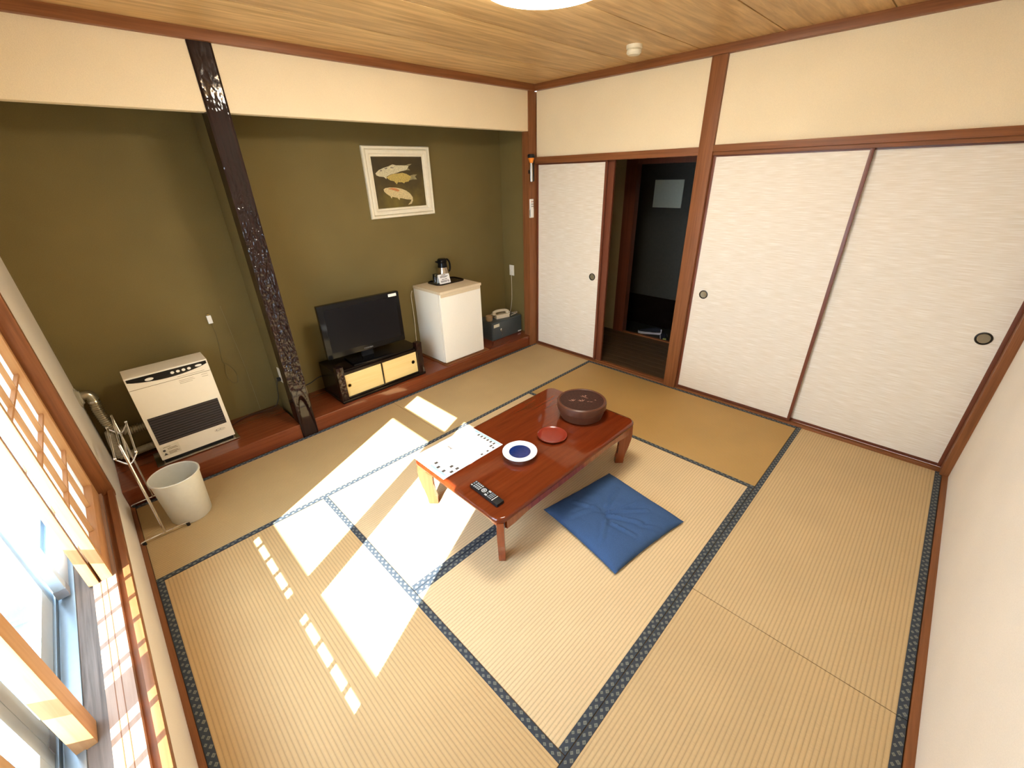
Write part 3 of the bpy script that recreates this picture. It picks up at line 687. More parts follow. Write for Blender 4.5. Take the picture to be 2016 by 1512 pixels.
# ------------------------------------------------------------------ cushion
def cushion():
    C4 = [Vector((1.735, 1.640)), Vector((2.285, 1.545)), Vector((2.205, 1.000)), Vector((1.640, 1.090))]
    n = 56; t = thing('floor_cushion', 'square dark blue cloth floor cushion beside the table', 'cushion', (0, 0, 0))
    cx = sum((c.x for c in C4))/4; cyy = sum((c.y for c in C4))/4; t.location = (cx, cyy, 0)
    def P(u, v):
        e = lambda s: s
        # sides bow in slightly
        p = C4[0]*(1-u)*(1-v)+C4[1]*u*(1-v)+C4[2]*u*v+C4[3]*(1-u)*v
        c = Vector((cx, cyy)); k = 0.035*(4*u*(1-u)*(abs(2*v-1)**3)+4*v*(1-v)*(abs(2*u-1)**3))
        return p+(c-p)*k
    creases = [((0.42, 0.52), (0.60, 0.80), 0.012, 0.016), ((0.45, 0.48), (0.78, 0.72), 0.010, 0.015), ((0.40, 0.40), (0.28, 0.16), 0.009, 0.018), ((0.5, 0.42), (0.80, 0.30), 0.008, 0.016),
               ((0.36, 0.62), (0.42, 0.86), 0.008, 0.014), ((0.60, 0.55), (0.92, 0.60), 0.006, 0.02), ((0.38, 0.36), (0.12, 0.30), 0.006, 0.02), ((0.35, 0.55), (0.12, 0.72), 0.007, 0.018), ((0.56, 0.80), (0.70, 0.95), 0.006, 0.012)]
    def seg(u, v, a, b):
        a = Vector(a); b = Vector(b); p = Vector((u, v)); d = b-a; k = max(0, min(1, (p-a).dot(d)/d.length_squared)); q = a+d*k
        d_ = d.normalized(); side = (p-q).dot(Vector((-d_.y, d_.x))); return (p-q).length, k, side
    m = MB(); top = []; bot = []
    for i in range(n+1):
        rt, rb = [], []
        for j in range(n+1):
            u, v = i/n, j/n; e = max(0, 1-abs(2*u-1)**5)*max(0, 1-abs(2*v-1)**5); e = e**0.55
            h = 0.012+0.046*e
            for a, b, hh, wd in creases:
                d, k, s = seg(u, v, a, b); h += 1.5*hh*math.exp(-(d/wd)**2)*(1-0.5*k) - 0.8*hh*math.exp(-((d-1.8*wd)/wd)**2)*(1-0.5*k)
            h += 0.004*noise.noise(Vector((u*9, v*9, 0)))*e + 0.0015*noise.noise(Vector((u*40, v*14, 3)))*e
            h -= 0.012*math.exp(-((u-0.44)**2+(v-0.46)**2)/0.004)
            p = P(u, v)
            rt.append(m.bm.verts.new((p.x-cx, p.y-cyy, max(h, 0.012) if e > 0 else 0.012)))
            rb.append(None)
        top.append(rt)
    for i in range(n):
        for j in range(n): m.bm.faces.new((top[i][j], top[i][j+1], top[i+1][j+1], top[i+1][j]))
    ring = [top[i][0] for i in range(n)]+[top[n][j] for j in range(n)]+[top[i][n] for i in range(n, 0, -1)]+[top[0][j] for j in range(n, 0, -1)]
    low = [m.bm.verts.new((v.co.x*0.97, v.co.y*0.97, 0.001)) for v in ring]; L = len(ring)
    for i in range(L): m.bm.faces.new((ring[i], ring[(i+1) % L], low[(i+1) % L], low[i]))
    m.bm.faces.new(low[::-1])
    m.build('cover', 'denim_cloth', t, angle=80)
cushion()

# ------------------------------------------------------------------ heater
HEAT = t = thing('fan_heater', 'cream flued oil fan heater standing on the left alcove platform', 'heater', (0.2, 3.66, 0.12))
hx0, hx1, hy0, hy1 = 0.035, 0.468, 0.030, 0.197
MB().box(-0.0, 0.488, 0.0, 0.215, 0.004, 0.010, 0.002).build('floor_tray', 'steel', t)
MB().box(0.045, 0.455, 0.045, 0.19, 0.010, 0.03).build('plinth', 'black_plastic', t)
# body with slightly raked upper front
body = MB().prism([(hy0, 0.028), (hy1, 0.028), (hy1, 0.632), (hy0+0.004, 0.626), (hy0, 0.618)], 'X', hx0, hx1, 0.004)
body.build('body', 'heater_cream', t)
MB().box(hx0+0.002, hx1-0.002, hy0-0.003, hy0+0.002, 0.545, 0.5465).build('panel_seam', 'print_brown', t)
pp = [(hx0+0.008, 0.618)]+[(hx1-0.008, 0.618), (hx1-0.008, 0.600)]
pp += [(hx1-0.008-(hx1-hx0-0.016)*i/20, 0.600-0.030*math.sin(PI*i/20)**0.8) for i in range(1, 20)]+[(hx0+0.008, 0.600)]
cp = MB().prism(pp, 'Y', hy0-0.004, hy0+0.001).build('control_panel', 'black_gloss', t)
def oval(parent, x, z, rx, rz, mt, y=hy0-0.0045, nm='button'):
    MB().prism([(x+rx*math.cos(2*PI*i/16), z+rz*math.sin(2*PI*i/16)) for i in range(16)], 'Y', y-0.002, y+0.001).build(nm, mt, parent)
oval(cp, hx0+0.115, 0.593, 0.022, 0.009, 'white_plastic'); oval(cp, hx1-0.055, 0.600, 0.019, 0.007, 'white_plastic')
for i in range(4): oval(cp, hx0+0.235+i*0.030, 0.596, 0.010, 0.0085, 'white_plastic')
MB().box(hx0+0.14, hx0+0.225, hy0-0.0052, hy0-0.003, 0.590, 0.608).build('display', 'screen_black', cp)
# louvre grille, slightly deeper black recess with slats
MB().box(hx0+0.020, hx1-0.022, hy0-0.002, hy0+0.004, 0.142, 0.340).build('grille_recess', 'rubber_black', t)
for i in range(11):
    z = 0.150+i*0.0178
    o = MB().prism([(hy0-0.008, z), (hy0-0.001, z+0.006), (hy0-0.001, z+0.0085), (hy0-0.0085, z+0.0022)], 'X', hx0+0.022, hx1-0.024).build('louvre', 'louvre_dark', t, smooth=False)
ws = MB().box(hx0+0.012, hx0+0.115, hy0-0.0012, hy0+0.001, 0.052, 0.125).build('warning_sticker', 'detector_cream', t)
pm = MB()
def vbar(m, x0, x1, z0, z1, y): m.poly([(x0, y, z0), (x1, y, z0), (x1, y, z1), (x0, y, z1)])
yy = hy0-0.0016
for (a, b, z) in ((0.03, 0.07, 0.112), (0.05, 0.10, 0.100), (0.05, 0.105, 0.092), (0.05, 0.10, 0.075), (0.05, 0.108, 0.067), (0.05, 0.09, 0.059)): vbar(pm, hx0+a, hx0+b, z, z+0.0035, yy)
pm.build('print_lines', 'print_brown', ws, smooth=False)
MB().lathe([(0.008, 0), (0.008, -0.0006), (0.0001, -0.0006)], (hx0+0.030, yy, 0.092), 'Y', 16).build('symbol', 'print_dark', ws)
MB().prism([(hx0+0.020, 0.058), (hx0+0.042, 0.058), (hx0+0.031, 0.075)], 'Y', yy-0.0004, yy).build('symbol', 'print_dark', ws)
lg = MB()
ox, oz = hx1-0.075, 0.105
lg.prism([(ox+0.032*math.cos(2*PI*i/24), oz+0.011*math.sin(2*PI*i/24)) for i in range(24)], 'Y', hy0-0.0012, hy0)
lo = lg.build('logo_plate', 'print_brown', t)
MB().prism([(ox+0.0305*math.cos(2*PI*i/24), oz+0.0097*math.sin(2*PI*i/24)) for i in range(24)], 'Y', hy0-0.0015, hy0).build('logo_plate', 'heater_cream', t)
st = MB()
for i in range(6): st.box(ox-0.022+i*0.008, ox-0.018+i*0.008, hy0-0.002, hy0-0.0014, oz-0.003, oz+(0.006 if i in (0, 3) else 0.002))
st.build('logo_lettering', 'print_dark', t)
pl = MB()
for k, (a, b, z) in enumerate(((0.25, 0.33, 0.528), (0.25, 0.335, 0.518), (0.25, 0.32, 0.508), (0.375, 0.41, 0.530), (0.375, 0.41, 0.515), (0.25, 0.40, 0.556))): vbar(pl, hx0+a, hx0+b, z, z+0.0022, hy0-0.0006)
pl.build('print_lines', 'print_brown', t, smooth=False)

# flue: wall elbow, ribbed pipe, air hose
t = thing('flue_pipe', 'ribbed metal flue hose running from the wall plate to the heater', 'pipe', (0, 3.93, 0.10))
MB().lathe([(0.062, 0), (0.062, 0.006), (0.045, 0.012), (0.040, 0.02)], (0.0, 0, 0.53), 'X', 28).build('wall_plate', 'hose_grey', t)
def ribbed(pts, r, amp, pitch, nm, mt, parent):
    P = spline(pts, 40); L = 0; Q = []; R_ = []
    for a, b in zip(P, P[1:]):
        Q.append(a); R_.append(r+amp*math.sin(2*PI*L/pitch)); L += (b-a).length
    Q.append(P[-1]); R_.append(r); return MB().tube(Q, R_, 16).build(nm, mt, parent, angle=80)
MB().tube(spline([(0.01, 0, 0.535), (0.045, 0, 0.535), (0.060, -0.005, 0.51), (0.060, -0.005, 0.475)], 6), 0.028, 18).build('elbow', 'flue_metal', t)
MB().lathe([(0.031, 0), (0.031, 0.012)], (0.060, -0.005, 0.485), 'Z', 24).build('clamp', 'chrome', t)
ribbed([(0.060, -0.005, 0.48), (0.058, -0.005, 0.40), (0.075, -0.01, 0.29), (0.13, -0.01, 0.235), (0.20, 0.0, 0.225), (0.245, 0.0, 0.225)], 0.026, 0.0032, 0.014, 'exhaust_hose', 'flue_metal', t)
ribbed([(0.055, 0.0, 0.26), (0.045, 0.01, 0.18), (0.045, 0.01, 0.085), (0.07, 0.01, 0.056), (0.14, 0.01, 0.060), (0.245, 0.01, 0.065)], 0.024, 0.0018, 0.010, 'air_hose', 'hose_grey', t)

# towel rack
t = thing('towel_rack', 'chrome folding towel rack with thin posts standing beside the window wall', 'towel rack', (0.125, 3.08, 0.0018))
for k, yy in enumerate((0.0, 0.43)):
    MB().tube(spline([(-0.105, yy+0.0, 0.012), (-0.10, yy, 0.022), (0.09, yy, 0.024), (0.10, yy, 0.012)], 5), 0.004, 10).build('foot_bar', 'chrome', t)
    for sx in (-0.105, 0.10): MB().lathe([(0.009, 0), (0.009, 0.018), (0.0001, 0.019)], (sx, yy, 0.0), 'Z', 14).build('rubber_foot', 'rubber_black', t)
    MB().tube([(-0.006, yy, 0.022), (-0.002, yy, 0.62)], 0.0065 if k == 0 else 0.005, 12).build('post', 'chrome', t)
    MB().tube(spline([(-0.042, yy, 0.553), (-0.036, yy, 0.538), (0, yy, 0.50), (0.036, yy, 0.538), (0.042, yy, 0.553)], 6), 0.004, 10).build('arm', 'chrome', t)
    for sx in (-0.042, 0.042): MB().sphere((sx, yy, 0.555), 0.008, seg=12).build('joint', 'chrome', t)
for (xx, zz) in ((0.0, 0.62), (-0.042, 0.553), (0.042, 0.553), (0.0, 0.505)):
    MB().tube([(xx, 0, zz), (xx, 0.43, zz)], 0.0045, 10).build('rail', 'chrome', t)

# wastebasket
t = thing('wastebasket', 'pale grey-white round plastic wastebasket beside the towel rack', 'wastebasket', (0.262, 3.185, 0))
MB().lathe([(0.0001, 0.0), (0.098, 0.0), (0.102, 0.006), (0.119, 0.285), (0.124, 0.286), (0.125, 0.296), (0.121, 0.300), (0.116, 0.296), (0.100, 0.012), (0.0001, 0.008)], n=56).build('bucket', 'bin_plastic', t)

# ------------------------------------------------------------------ tv stand and tv
t = thing('tv_stand', 'low black wooden television stand with two pale sliding doors on the alcove platform', 'tv stand', (1.44, 3.575, 0.12))
BX('base', 'black_wood', t, -0.004, 0.812, -0.008, 0.36, 0.0, 0.024, bev=0.003)
BX('top_board', 'black_wood', t, 0.0, 0.80, 0.03, 0.36, 0.255, 0.275, bev=0.003)
BX('side_panel', 'black_wood', t, 0.0, 0.02, 0.03, 0.36, 0.024, 0.255); BX('side_panel', 'black_wood', t, 0.78, 0.80, 0.03, 0.36, 0.024, 0.255); BX('back_panel', 'black_wood', t, 0.02, 0.78, 0.34, 0.36, 0.024, 0.255)
BX('upper_rail', 'black_wood', t, 0.05, 0.76, 0.012, 0.032, 0.236, 0.262, bev=0.002)
BX('lower_rail', 'black_wood', t, 0.05, 0.76, 0.008, 0.032, 0.024, 0.040, bev=0.002)
BX('divider', 'black_wood', t, 0.388, 0.398, 0.004, 0.03, 0.040, 0.236)
for (a, b, hxx) in ((0.056, 0.388, 0.085), (0.398, 0.745, 0.705)):
    dd = BX('door', 'stand_door_wood', t, a, b, 0.014, 0.026, 0.040, 0.236)
    MB().lathe([(0.016, 0), (0.016, -0.003), (0.012, -0.003), (0.010, 0.0), (0.0001, 0.001)], (hxx, 0.014, 0.138 if hxx < 0.3 else 0.145), 'Y', 24).build('handle', 'handle_dark' if hxx > 0.3 else 'brass', dd)
def stand_post(x0, x1):
    bm = bmesh.new(); nx, nz = 8, 60; G = []
    for j in range(nz+1):
        z = 0.018+0.30*j/nz; row = []
        for i in range(nx+1):
            x = x0+(x1-x0)*i/nx; u = (i/nx-0.5)*2; e = 1-abs(u)**4
            if z < 0.11: d = 0.004*(1 if (u/0.75)**2+((z-0.01)/0.085)**2 < 1 else -1)
            else: d = 0.010*noise.noise(Vector((x*40, 1.1+x0, z*26)))
            row.append(bm.verts.new((x, -0.004+d*e, z)))
        G.append(row)
    for j in range(nz):
        for i in range(nx): bm.faces.new((G[j][i], G[j][i+1], G[j+1][i+1], G[j+1][i]))
    m = MB(); m.bm.free(); m.bm = bm
    b = [bm.verts.new((x0, 0.05, 0.018)), bm.verts.new((x0, 0.05, 0.318)), bm.verts.new((x1, 0.05, 0.318)), bm.verts.new((x1, 0.05, 0.018))]
    bm.faces.new([G[j][0] for j in range(nz+1)]+[b[1], b[0]]); bm.faces.new([G[j][nx] for j in range(nz, -1, -1)]+[b[3], b[2]])
    bm.faces.new(b); bm.faces.new([G[nz][i] for i in range(nx+1)]+[b[2], b[1]]); bm.faces.new([G[0][i] for i in range(nx, -1, -1)]+[b[0], b[3]])
    m.build('corner_post', 'burl_wood', t, angle=60)
stand_post(-0.002, 0.055); stand_post(0.75, 0.806)

TVS = t = thing('television', 'black flat television standing on the low stand between post and refrigerator', 'television', (1.795, 3.70, 0.395), math.radians(-4))
MB().box(-0.18, 0.18, -0.10, 0.12, 0.001, 0.016, 0.005).build('foot', 'black_gloss', t)
MB().box(-0.05, 0.05, 0.02, 0.05, 0.014, 0.12).build('neck', 'black_plastic', t)
cb = MB().box(-0.348, 0.348, -0.018, 0.030, 0.078, 0.522, 0.010).build('cabinet', 'black_gloss', t)
MB().box(-0.25, 0.25, 0.02, 0.075, 0.14, 0.46, 0.015).build('rear_housing', 'black_plastic', t)
MB().box(-0.302, 0.312, -0.0205, -0.017, 0.128, 0.482).build('screen', 'screen_black', t)
MB().box(0.248, 0.322, -0.0212, -0.018, 0.486, 0.510, 0.001).build('sticker', 'label_white', t)
RX = Matrix.Rotation(PI/2, 4, 'X')
text_mesh('TOSHIBA', 0.017, 'grey_plastic', 'brand_lettering', t, Matrix.Translation((0.0, -0.0195, 0.098)) @ RX, (1.2, 1))

# ------------------------------------------------------------------ refrigerator
FRIDGE = t = thing('refrigerator', 'white waist-high refrigerator with a cream top on the right alcove platform', 'refrigerator', (2.494, 3.552, 0.12))
BX('base_board', 'frame_wood_x', t, -0.01, 0.555, -0.01, 0.43, 0.0, 0.012, bev=0.002)
BX('cabinet', 'fridge_white', t, 0.0, 0.495, 0.045, 0.435, 0.020, 0.705, bev=0.006)
MB().box(0.0, 0.495, 0.008, 0.042, 0.024, 0.700, 0.010).build('door', 'fridge_white', t)
MB().box(-0.004, 0.499, -0.004, 0.438, 0.700, 0.728, 0.010).build('top_panel', 'fridge_top_cream', t)
MB().box(0.01, 0.485, 0.001, 0.010, 0.672, 0.700, 0.004).build('handle_recess', 'fridge_top_cream', t)
for (a, b) in ((0.04, 0.07), (0.45, 0.07), (0.04, 0.40), (0.45, 0.40)): MB().lathe([(0.014, 0.0), (0.014, 0.012)], (a, b, 0.011), 'Z', 12).build('foot', 'rubber_black', t)
FT = 0.12+0.728
tr_ = thing('tray', 'dark brown serving tray on top of the refrigerator', 'tray', (2.80, 3.86, FT))
MB().prism([(x, y) for x, y in rrect(0.165, 0.105, 0.05)], 'Z', 0.0, 0.004).build('base', 'black_wood', tr_)
rim = MB(); o1 = rrect(0.168, 0.108, 0.052); o2 = rrect(0.160, 0.100, 0.046); n_ = len(o1)
A = [rim.bm.verts.new((*p, 0.0)) for p in o1]; B = [rim.bm.verts.new((*p, 0.012)) for p in o1]; Cc = [rim.bm.verts.new((*p, 0.012)) for p in o2]; Dd = [rim.bm.verts.new((*p, 0.0)) for p in o2]
for i in range(n_):
    j = (i+1) % n_
    for P_, Q_ in ((A, B), (B, Cc), (Cc, Dd)): rim.bm.faces.new((P_[i], P_[j], Q_[j], Q_[i]))
rim.build('rim', 'black_wood', tr_)
t = thing('thermos_jug', 'steel thermos jug with black lid and handle standing on the tray', 'jug', (2.80, 3.895, FT+0.005))
MB().lathe([(0.058, 0), (0.060, 0.006), (0.060, 0.05), (0.055, 0.10), (0.047, 0.135)], n=40).build('body', 'pot_metal', t)
MB().lathe([(0.048, 0.134), (0.046, 0.150), (0.042, 0.175), (0.046, 0.182), (0.046, 0.205), (0.036, 0.216), (0.0001, 0.218)], n=40).build('lid', 'black_gloss', t)
MB().prism([(-0.075, 0.188), (-0.04, 0.170), (-0.035, 0.200), (-0.072, 0.200)], 'Y', -0.012, 0.012, 0.003).build('spout', 'black_gloss', t)
MB().tube(spline([(0.035, 0, 0.200), (0.065, 0, 0.198), (0.088, 0, 0.165), (0.090, 0, 0.11), (0.078, 0, 0.085), (0.066, 0, 0.09)], 6), [0.009]*31, 12).build('handle', 'black_gloss', t)
t = thing('drinking_glass', 'upturned clear drinking glass behind the folded card on the tray', 'glass', (2.685, 3.87, FT+0.005))
MB().lathe([(0.030, 0.0), (0.026, 0.085), (0.024, 0.088), (0.0001, 0.088)], n=28).build('cup', 'drinking_glass', t)
t = thing('folded_card', 'small white printed card standing folded on the tray before the jug', 'card', (2.735, 3.782, FT+0.005), math.radians(-6))
m = MB(); m.poly([(-0.062, 0, 0), (0.062, 0, 0), (0.062, 0.028, 0.085), (-0.062, 0.028, 0.085)]); m.poly([(-0.062, 0.030, 0.085), (0.062, 0.030, 0.085), (0.062, 0.058, 0), (-0.062, 0.058, 0)]); m.poly([(-0.062, 0.028, 0.085), (0.062, 0.028, 0.085), (0.062, 0.030, 0.085), (-0.062, 0.030, 0.085)])
m.build('card', 'label_white', t, smooth=False)
m = MB()
for (a, b, k) in ((-0.028, 0.022, 0.90), (-0.04, 0.045, 0.76), (-0.045, 0.03, 0.66), (-0.03, 0.0, 0.45), (0.005, 0.03, 0.45), (-0.045, 0.048, 0.28), (-0.045, 0.02, 0.17), (0.03, 0.05, 0.17)):
    y = 0.028*k; z = 0.085*k; m.poly([(a, y-0.0012, z), (b, y-0.0012, z), (b, y+0.0004, z+0.005), (a, y+0.0004, z+0.005)])
m.build('print_lines', 'print_dark', t, smooth=False)

# ------------------------------------------------------------------ safe and telephone
t = thing('safe_box', 'small dark grey metal safe at the right end of the alcove platform', 'safe', (3.246, 3.70, 0.12))
BX('body', 'safe_grey', t, 0, 0.465, 0.006, 0.26, 0.0, 0.205, bev=0.005)
dr = BX('door', 'safe_grey', t, 0.006, 0.459, -0.002, 0.008, 0.008, 0.198, bev=0.003)
BX('sticker', 'detector_cream', t, 0.02, 0.105, -0.0035, -0.001, 0.150, 0.185, bev=0.0005)
BX('nameplate', 'label_white', t, 0.40, 0.452, -0.0035, -0.001, 0.012, 0.024)
MB().lathe([(0.014, 0), (0.014, -0.006), (0.006, -0.008), (0.0001, -0.008)], (0.125, -0.002, 0.110), 'Y', 20).build('lock', 'chrome', t)
MB().tube(spline([(0.125, -0.012, 0.105), (0.122, -0.016, 0.09), (0.130, -0.014, 0.07), (0.138, -0.012, 0.055), (0.132, -0.012, 0.045), (0.126, -0.014, 0.058)], 5), 0.0022, 6).build('key_ring', 'chrome', t)
SZ = 0.12+0.205
PHONE = t = thing('telephone', 'beige desk telephone lying on top of the grey safe', 'telephone', (3.49, 3.83, SZ), math.radians(-14))
MB().prism([(-0.075, 0), (0.075, 0), (0.075, 0.022), (-0.075, 0.045)], 'X', -0.085, 0.085, 0.006).build('base', 'phone_beige', t)
hs = MB().tube(spline([(-0.10, -0.02, 0.062), (-0.05, -0.02, 0.078), (0.05, -0.02, 0.072), (0.10, -0.02, 0.050)], 6), [0.016]*19, 14).build('handset', 'phone_beige', t)
for sx, sz in ((-0.092, 0.050), (0.092, 0.040)): MB().lathe([(0.024, 0), (0.026, 0.016), (0.020, 0.024)], (sx, -0.02, sz-0.012), 'Z', 20).build('earpiece', 'phone_beige', t)
coil = []
for i in range(160):
    u = i/159; a = u*2*PI*14; base = Vector((0.10+0.10*math.sin(u*PI), -0.02-0.06*u, 0.020+0.012*math.sin(u*PI)))
    coil.append(base+Vector((0, 0.006*math.cos(a), 0.006*math.sin(a))))
MB().tube(coil, 0.0018, 5).build('coiled_cord', 'phone_beige', t)
t = thing('bell_cup', 'small brown round pot left of the telephone on the safe', 'pot', (3.295, 3.80, SZ))
MB().lathe([(0.030, 0), (0.038, 0.01), (0.040, 0.055), (0.036, 0.062), (0.032, 0.056), (0.0001, 0.05)], n=28).build('cup', 'cork_brown', t)

# wall outlets and cords
def adopt(o, par):
    o.parent = par; o.matrix_parent_inverse = (Matrix.Translation(par.location) @ par.rotation_euler.to_matrix().to_4x4()).inverted()
def plate(name, label, pos, axis, w_=0.07, h_=0.115, cat='outlet'):
    t = thing(name, label, cat, pos)
    if axis == 'X-': MB().box(-0.006, 0.0, -w_/2, w_/2, -h_/2, h_/2, 0.002).build('cover', 'white_plastic', t)
    elif axis == 'Y-': MB().box(-w_/2, w_/2, -0.006, 0, -h_/2, h_/2, 0.002).build('cover', 'white_plastic', t)
    return t
t = plate('wall_outlet', 'cream wall outlet on the right side wall of the alcove above the safe', (W-0.0005, 3.868, 0.806), 'X-')
MB().box(-0.022, -0.006, -0.010, 0.010, -0.012, 0.012, 0.003).build('plug', 'white_plastic', t)
o = MB().tube(spline([(W-0.018, 3.868, 0.80), (W-0.012, 3.869, 0.74), (W-0.008, 3.872, 0.60), (W-0.010, 3.876, 0.45), (W-0.03, 3.88, 0.345), (W-0.06, 3.87, 0.330), (3.62, 3.86, 0.3295), (3.585, 3.85, 0.345)], 8), 0.0025, 6).build('telephone_cord', 'cord_white')
adopt(o, PHONE)
t = thing('wall_outlet', 'cream wall outlet on the partition left of the carved post, black plug in it', 'outlet', (XP0-0.0005, 3.765, 0.452))
MB().box(-0.006, 0, -0.035, 0.035, -0.058, 0.058, 0.002).build('cover', 'white_plastic', t)
MB().box(-0.032, -0.006, -0.002, 0.026, -0.045, -0.020, 0.004).build('plug', 'black_plastic', t)
o = MB().tube(spline([(XP0-0.032, 3.777, 0.418), (XP0-0.045, 3.785, 0.36), (XP0-0.045, 3.85, 0.24), (XP0-0.07, 3.92, 0.145), (0.95, 3.95, 0.1260), (0.80, 3.955, 0.1260), (0.69, 3.90, 0.1260), (0.672, 3.87, 0.16)], 8), 0.003, 6).build('heater_cord', 'cord_black')
adopt(o, HEAT)
t = thing('wall_connector', 'small white connector box stuck on the green wall above the heater', 'connector', (0.805, YB, 0.925))
MB().box(-0.014, 0.014, -0.016, 0, -0.032, 0.026, 0.003).build('housing', 'label_white', t)
MB().box(-0.009, 0.009, -0.012, -0.003, 0.024, 0.036, 0.001).build('pin', 'brass', t)
o = MB().tube(spline([(0.807, 3.990, 0.90), (0.812, 3.995, 0.80), (0.800, 3.996, 0.68), (0.792, 3.994, 0.60), (0.80, 3.985, 0.585), (0.83, 3.985, 0.54), (0.850, 3.99, 0.47), (0.835, 3.99, 0.41), (0.80, 3.99, 0.43), (0.785, 3.99, 0.50), (0.80, 3.99, 0.575)], 8), 0.0018, 6).build('thermostat_lead', 'lead_olive')
tag(o, 'thin grey lead hanging below the white connector with a loose coil', 'cord')
o = MB().tube(spline([(0.895, 3.997, 1.0), (0.905, 3.997, 0.80), (0.92, 3.997, 0.50), (0.925, 3.996, 0.125)], 6), 0.0008, 5).build('aerial_wire', 'wire_olive')
tag(o, 'hair-thin pale wire running down the green wall right of the connector', 'cord')
o = MB().tube(spline([(2.475, 3.985, 0.80), (2.455, 3.98, 0.75), (2.45, 3.97, 0.60), (2.448, 3.97, 0.45), (2.44, 3.97, 0.30), (2.44, 3.96, 0.1235)], 6), 0.003, 6).build('refrigerator_cord', 'cord_white')
adopt(o, FRIDGE)
o = MB().tube(spline([(1.18, 3.85, 0.30), (1.23, 3.86, 0.265), (1.32, 3.90, 0.25), (1.42, 3.965, 0.25), (1.50, 3.965, 0.25)], 8), 0.004, 6).build('television_cord', 'cord_black')
adopt(o, TVS)

# ------------------------------------------------------------------ koi painting
PX0, PX1, PZ0, PZ1 = 2.180, 2.835, 1.474, 2.030
t = thing('koi_painting', 'framed painting of three koi carp in a wide white frame on the green wall', 'painting', (0, YB, 0))
cx, cz = (PX0+PX1)/2, (PZ0+PZ1)/2; t.location = (cx, YB, cz)
def fr_ring(m, a, b, ya, yb_):   # a,b half sizes (outer, inner)
    (ax, az), (bx_, bz) = a, b
    for P4 in (((-ax, -az), (ax, -az), (bx_, -bz), (-bx_, -bz)), ((ax, -az), (ax, az), (bx_, bz), (bx_, -bz)), ((ax, az), (-ax, az), (-bx_, bz), (bx_, bz)), ((-ax, az), (-ax, -az), (-bx_, -bz), (-bx_, bz))):
        v = [(P4[0][0], ya, P4[0][1]), (P4[1][0], ya, P4[1][1]), (P4[2][0], yb_, P4[2][1]), (P4[3][0], yb_, P4[3][1])]
        m.poly(v)
hxp, hzp = (PX1-PX0)/2, (PZ1-PZ0)/2
m = MB(); steps = [(0, -0.002), (0, -0.022), (0.006, -0.030), (0.020, -0.030), (0.026, -0.014), (0.030, -0.026), (0.040, -0.028), (0.056, -0.024), (0.064, -0.012), (0.076, -0.014), (0.080, -0.006)]
for (o0, y0), (o1, y1) in zip(steps, steps[1:]): fr_ring(m, (hxp-o0, hzp-o0), (hxp-o1, hzp-o1), y0, y1)
bmesh.ops.remove_doubles(m.bm, verts=m.bm.verts, dist=1e-5)
m.build('frame', 'picture_frame_white', t, angle=20)
BX('canvas', 'canvas_paint', t, -hxp+0.07, hxp-0.07, -0.008, -0.002, -hzp+0.07, hzp-0.07)
def fish(pts, mt, y, nm='painted_fish', par=None):
    # y: depth of the paint layer; a thin slab of paint
    return MB().prism([(a-cx, b-cz) for a, b in pts], 'Y', y, y+0.0006).build(nm, mt, t if par is None else par, smooth=False)
F1 = [(2.282, 1.827), (2.316, 1.851), (2.364, 1.867), (2.412, 1.878), (2.454, 1.893), (2.488, 1.885), (2.532, 1.885), (2.58, 1.884), (2.612, 1.878), (2.602, 1.865), (2.582, 1.847), (2.524, 1.838), (2.473, 1.824), (2.425, 1.817), (2.383, 1.801), (2.376, 1.781), (2.356, 1.798), (2.315, 1.802), (2.287, 1.812)]
F1T = [(2.58, 1.884), (2.615, 1.894), (2.648, 1.895), (2.612, 1.878), (2.602, 1.865), (2.624, 1.846), (2.582, 1.847)]
F2 = [(2.38, 1.795), (2.408, 1.809), (2.441, 1.819), (2.497, 1.823), (2.538, 1.827), (2.578, 1.818), (2.612, 1.802), (2.622, 1.79), (2.61, 1.775), (2.593, 1.757), (2.555, 1.753), (2.545, 1.743), (2.526, 1.753), (2.481, 1.753), (2.471, 1.737), (2.457, 1.752), (2.447, 1.763), (2.416, 1.769), (2.391, 1.782)]
F2T = [(2.612, 1.802), (2.652, 1.811), (2.69, 1.811), (2.666, 1.794), (2.684, 1.771), (2.637, 1.772), (2.60, 1.765)]
F3 = [(2.335, 1.703), (2.356, 1.713), (2.399, 1.716), (2.458, 1.712), (2.509, 1.702), (2.556, 1.685), (2.594, 1.659), (2.617, 1.628), (2.615, 1.598), (2.598, 1.575), (2.558, 1.568), (2.592, 1.593), (2.599, 1.609), (2.553, 1.613), (2.505, 1.624), (2.485, 1.628), (2.476, 1.611), (2.46, 1.63), (2.425, 1.638), (2.41, 1.642), (2.401, 1.626), (2.391, 1.646), (2.362, 1.664), (2.339, 1.684)]
fish(F1T, 'koi_fin', -0.0088); fish(F1, 'koi_white', -0.0095); fish(F2T, 'koi_fin', -0.0102); fish(F2, 'koi_gold', -0.0110); fish(F3, 'koi_cream', -0.0095)
for P_, mt in (([(2.323, 1.848), (2.339, 1.853), (2.35, 1.847), (2.333, 1.84)], 'koi_grey'), ([(2.367, 1.862), (2.403, 1.871), (2.394, 1.859), (2.378, 1.856)], 'koi_grey'), ([(2.431, 1.873), (2.465, 1.869), (2.457, 1.864), (2.43, 1.865)], 'koi_grey'),
               ([(2.374, 1.707), (2.422, 1.712), (2.457, 1.706), (2.491, 1.69), (2.473, 1.679), (2.442, 1.689), (2.412, 1.698)], 'koi_orange')):
    fish(P_, mt, -0.0102, 'painted_marking')

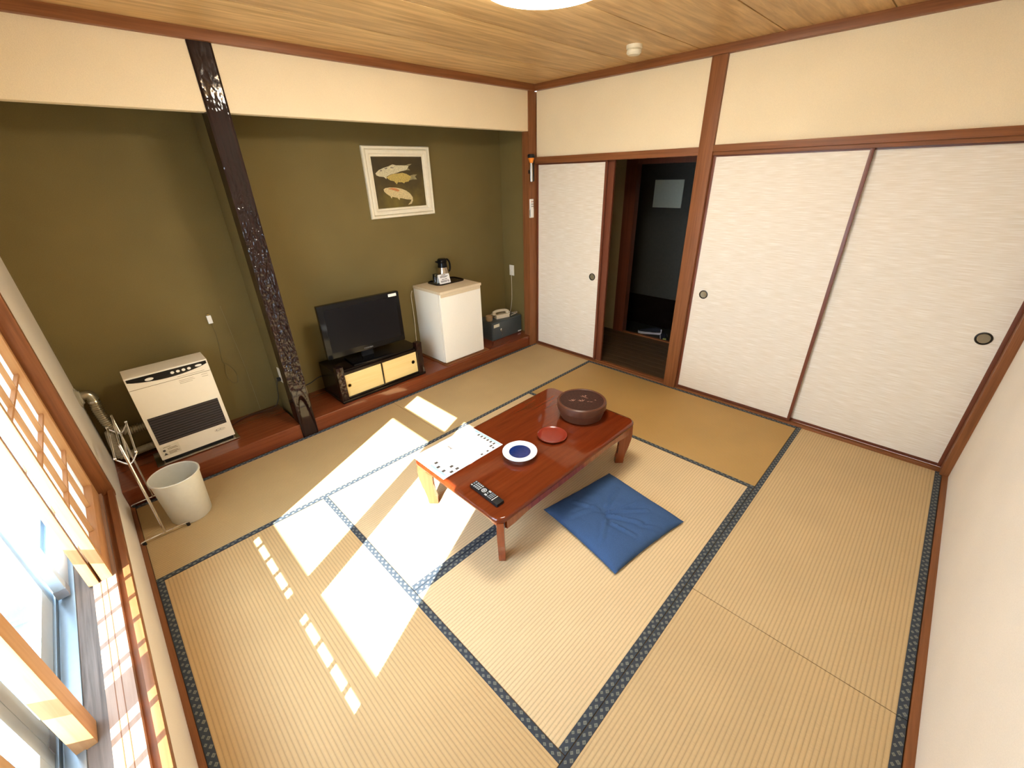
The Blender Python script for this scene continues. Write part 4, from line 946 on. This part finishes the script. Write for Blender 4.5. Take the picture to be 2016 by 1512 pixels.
# ------------------------------------------------------------------ torch and air-conditioner remote on the corner post
t = thing('flashlight', 'orange and black emergency flashlight clipped to the corner post', 'flashlight', (3.672, D-0.012, 1.72))
BX('holder', 'black_plastic', t, 0.0, 0.035, -0.020, 0.0, 0.0, 0.225, bev=0.003)
MB().lathe([(0.014, 0.0), (0.015, 0.01), (0.015, 0.165)], (-0.020, -0.030, 0), 'Z', 20).build('barrel', 'steel', t)
MB().lathe([(0.016, 0.160), (0.026, 0.19), (0.030, 0.205)], (-0.020, -0.030, 0), 'Z', 24).build('head', 'orange_plastic', t)
MB().lathe([(0.033, 0.203), (0.034, 0.225), (0.028, 0.235), (0.0001, 0.236)], (-0.020, -0.030, 0), 'Z', 24).build('cap', 'black_plastic', t)
BX('clip', 'black_plastic', t, -0.03, 0.01, -0.018, 0.0, 0.07, 0.10)
t = thing('aircon_remote', 'white remote control in a wall holder on the corner post below the flashlight', 'remote control', (3.672, D-0.012, 1.388))
BX('holder', 'white_plastic', t, -0.022, 0.026, -0.020, 0.0, 0.0, 0.085, bev=0.003)
BX('body', 'label_white', t, -0.022, 0.016, -0.026, -0.004, 0.01, 0.175, bev=0.004)
for z, mt in ((0.150, 'red_button'), (0.128, 'print_dark'), (0.108, 'print_dark')): BX('button', mt, t, -0.014, -0.006, -0.028, -0.025, z-0.005, z+0.005); BX('button', 'print_dark', t, 0.002, 0.010, -0.028, -0.025, z-0.004, z+0.004)

# ------------------------------------------------------------------ ceiling lamp and smoke detector
t = thing('ceiling_lamp', 'round white domed ceiling lamp in the middle of the wooden ceiling', 'lamp', (1.87, 1.76, 2.51))
MB().lathe([(0.20, 0.0), (0.20, -0.02), (0.19, -0.03)], n=48).build('base', 'lamp_base', t)
MB().lathe([(0.275, -0.022), (0.284, -0.038), (0.276, -0.066), (0.240, -0.096), (0.165, -0.116), (0.075, -0.126), (0.0001, -0.128)], n=64).build('shade', 'lamp_shade', t)
t = thing('smoke_detector', 'small round cream smoke detector on the ceiling near the fusuma wall', 'smoke detector', (3.262, 2.218, 2.510))
MB().lathe([(0.050, 0.0), (0.050, -0.018), (0.044, -0.022)], n=32).build('base', 'detector_cream', t)
MB().lathe([(0.036, -0.020), (0.046, -0.028), (0.046, -0.042), (0.036, -0.052), (0.0001, -0.054)], n=32).build('sensor_head', 'detector_cream', t)
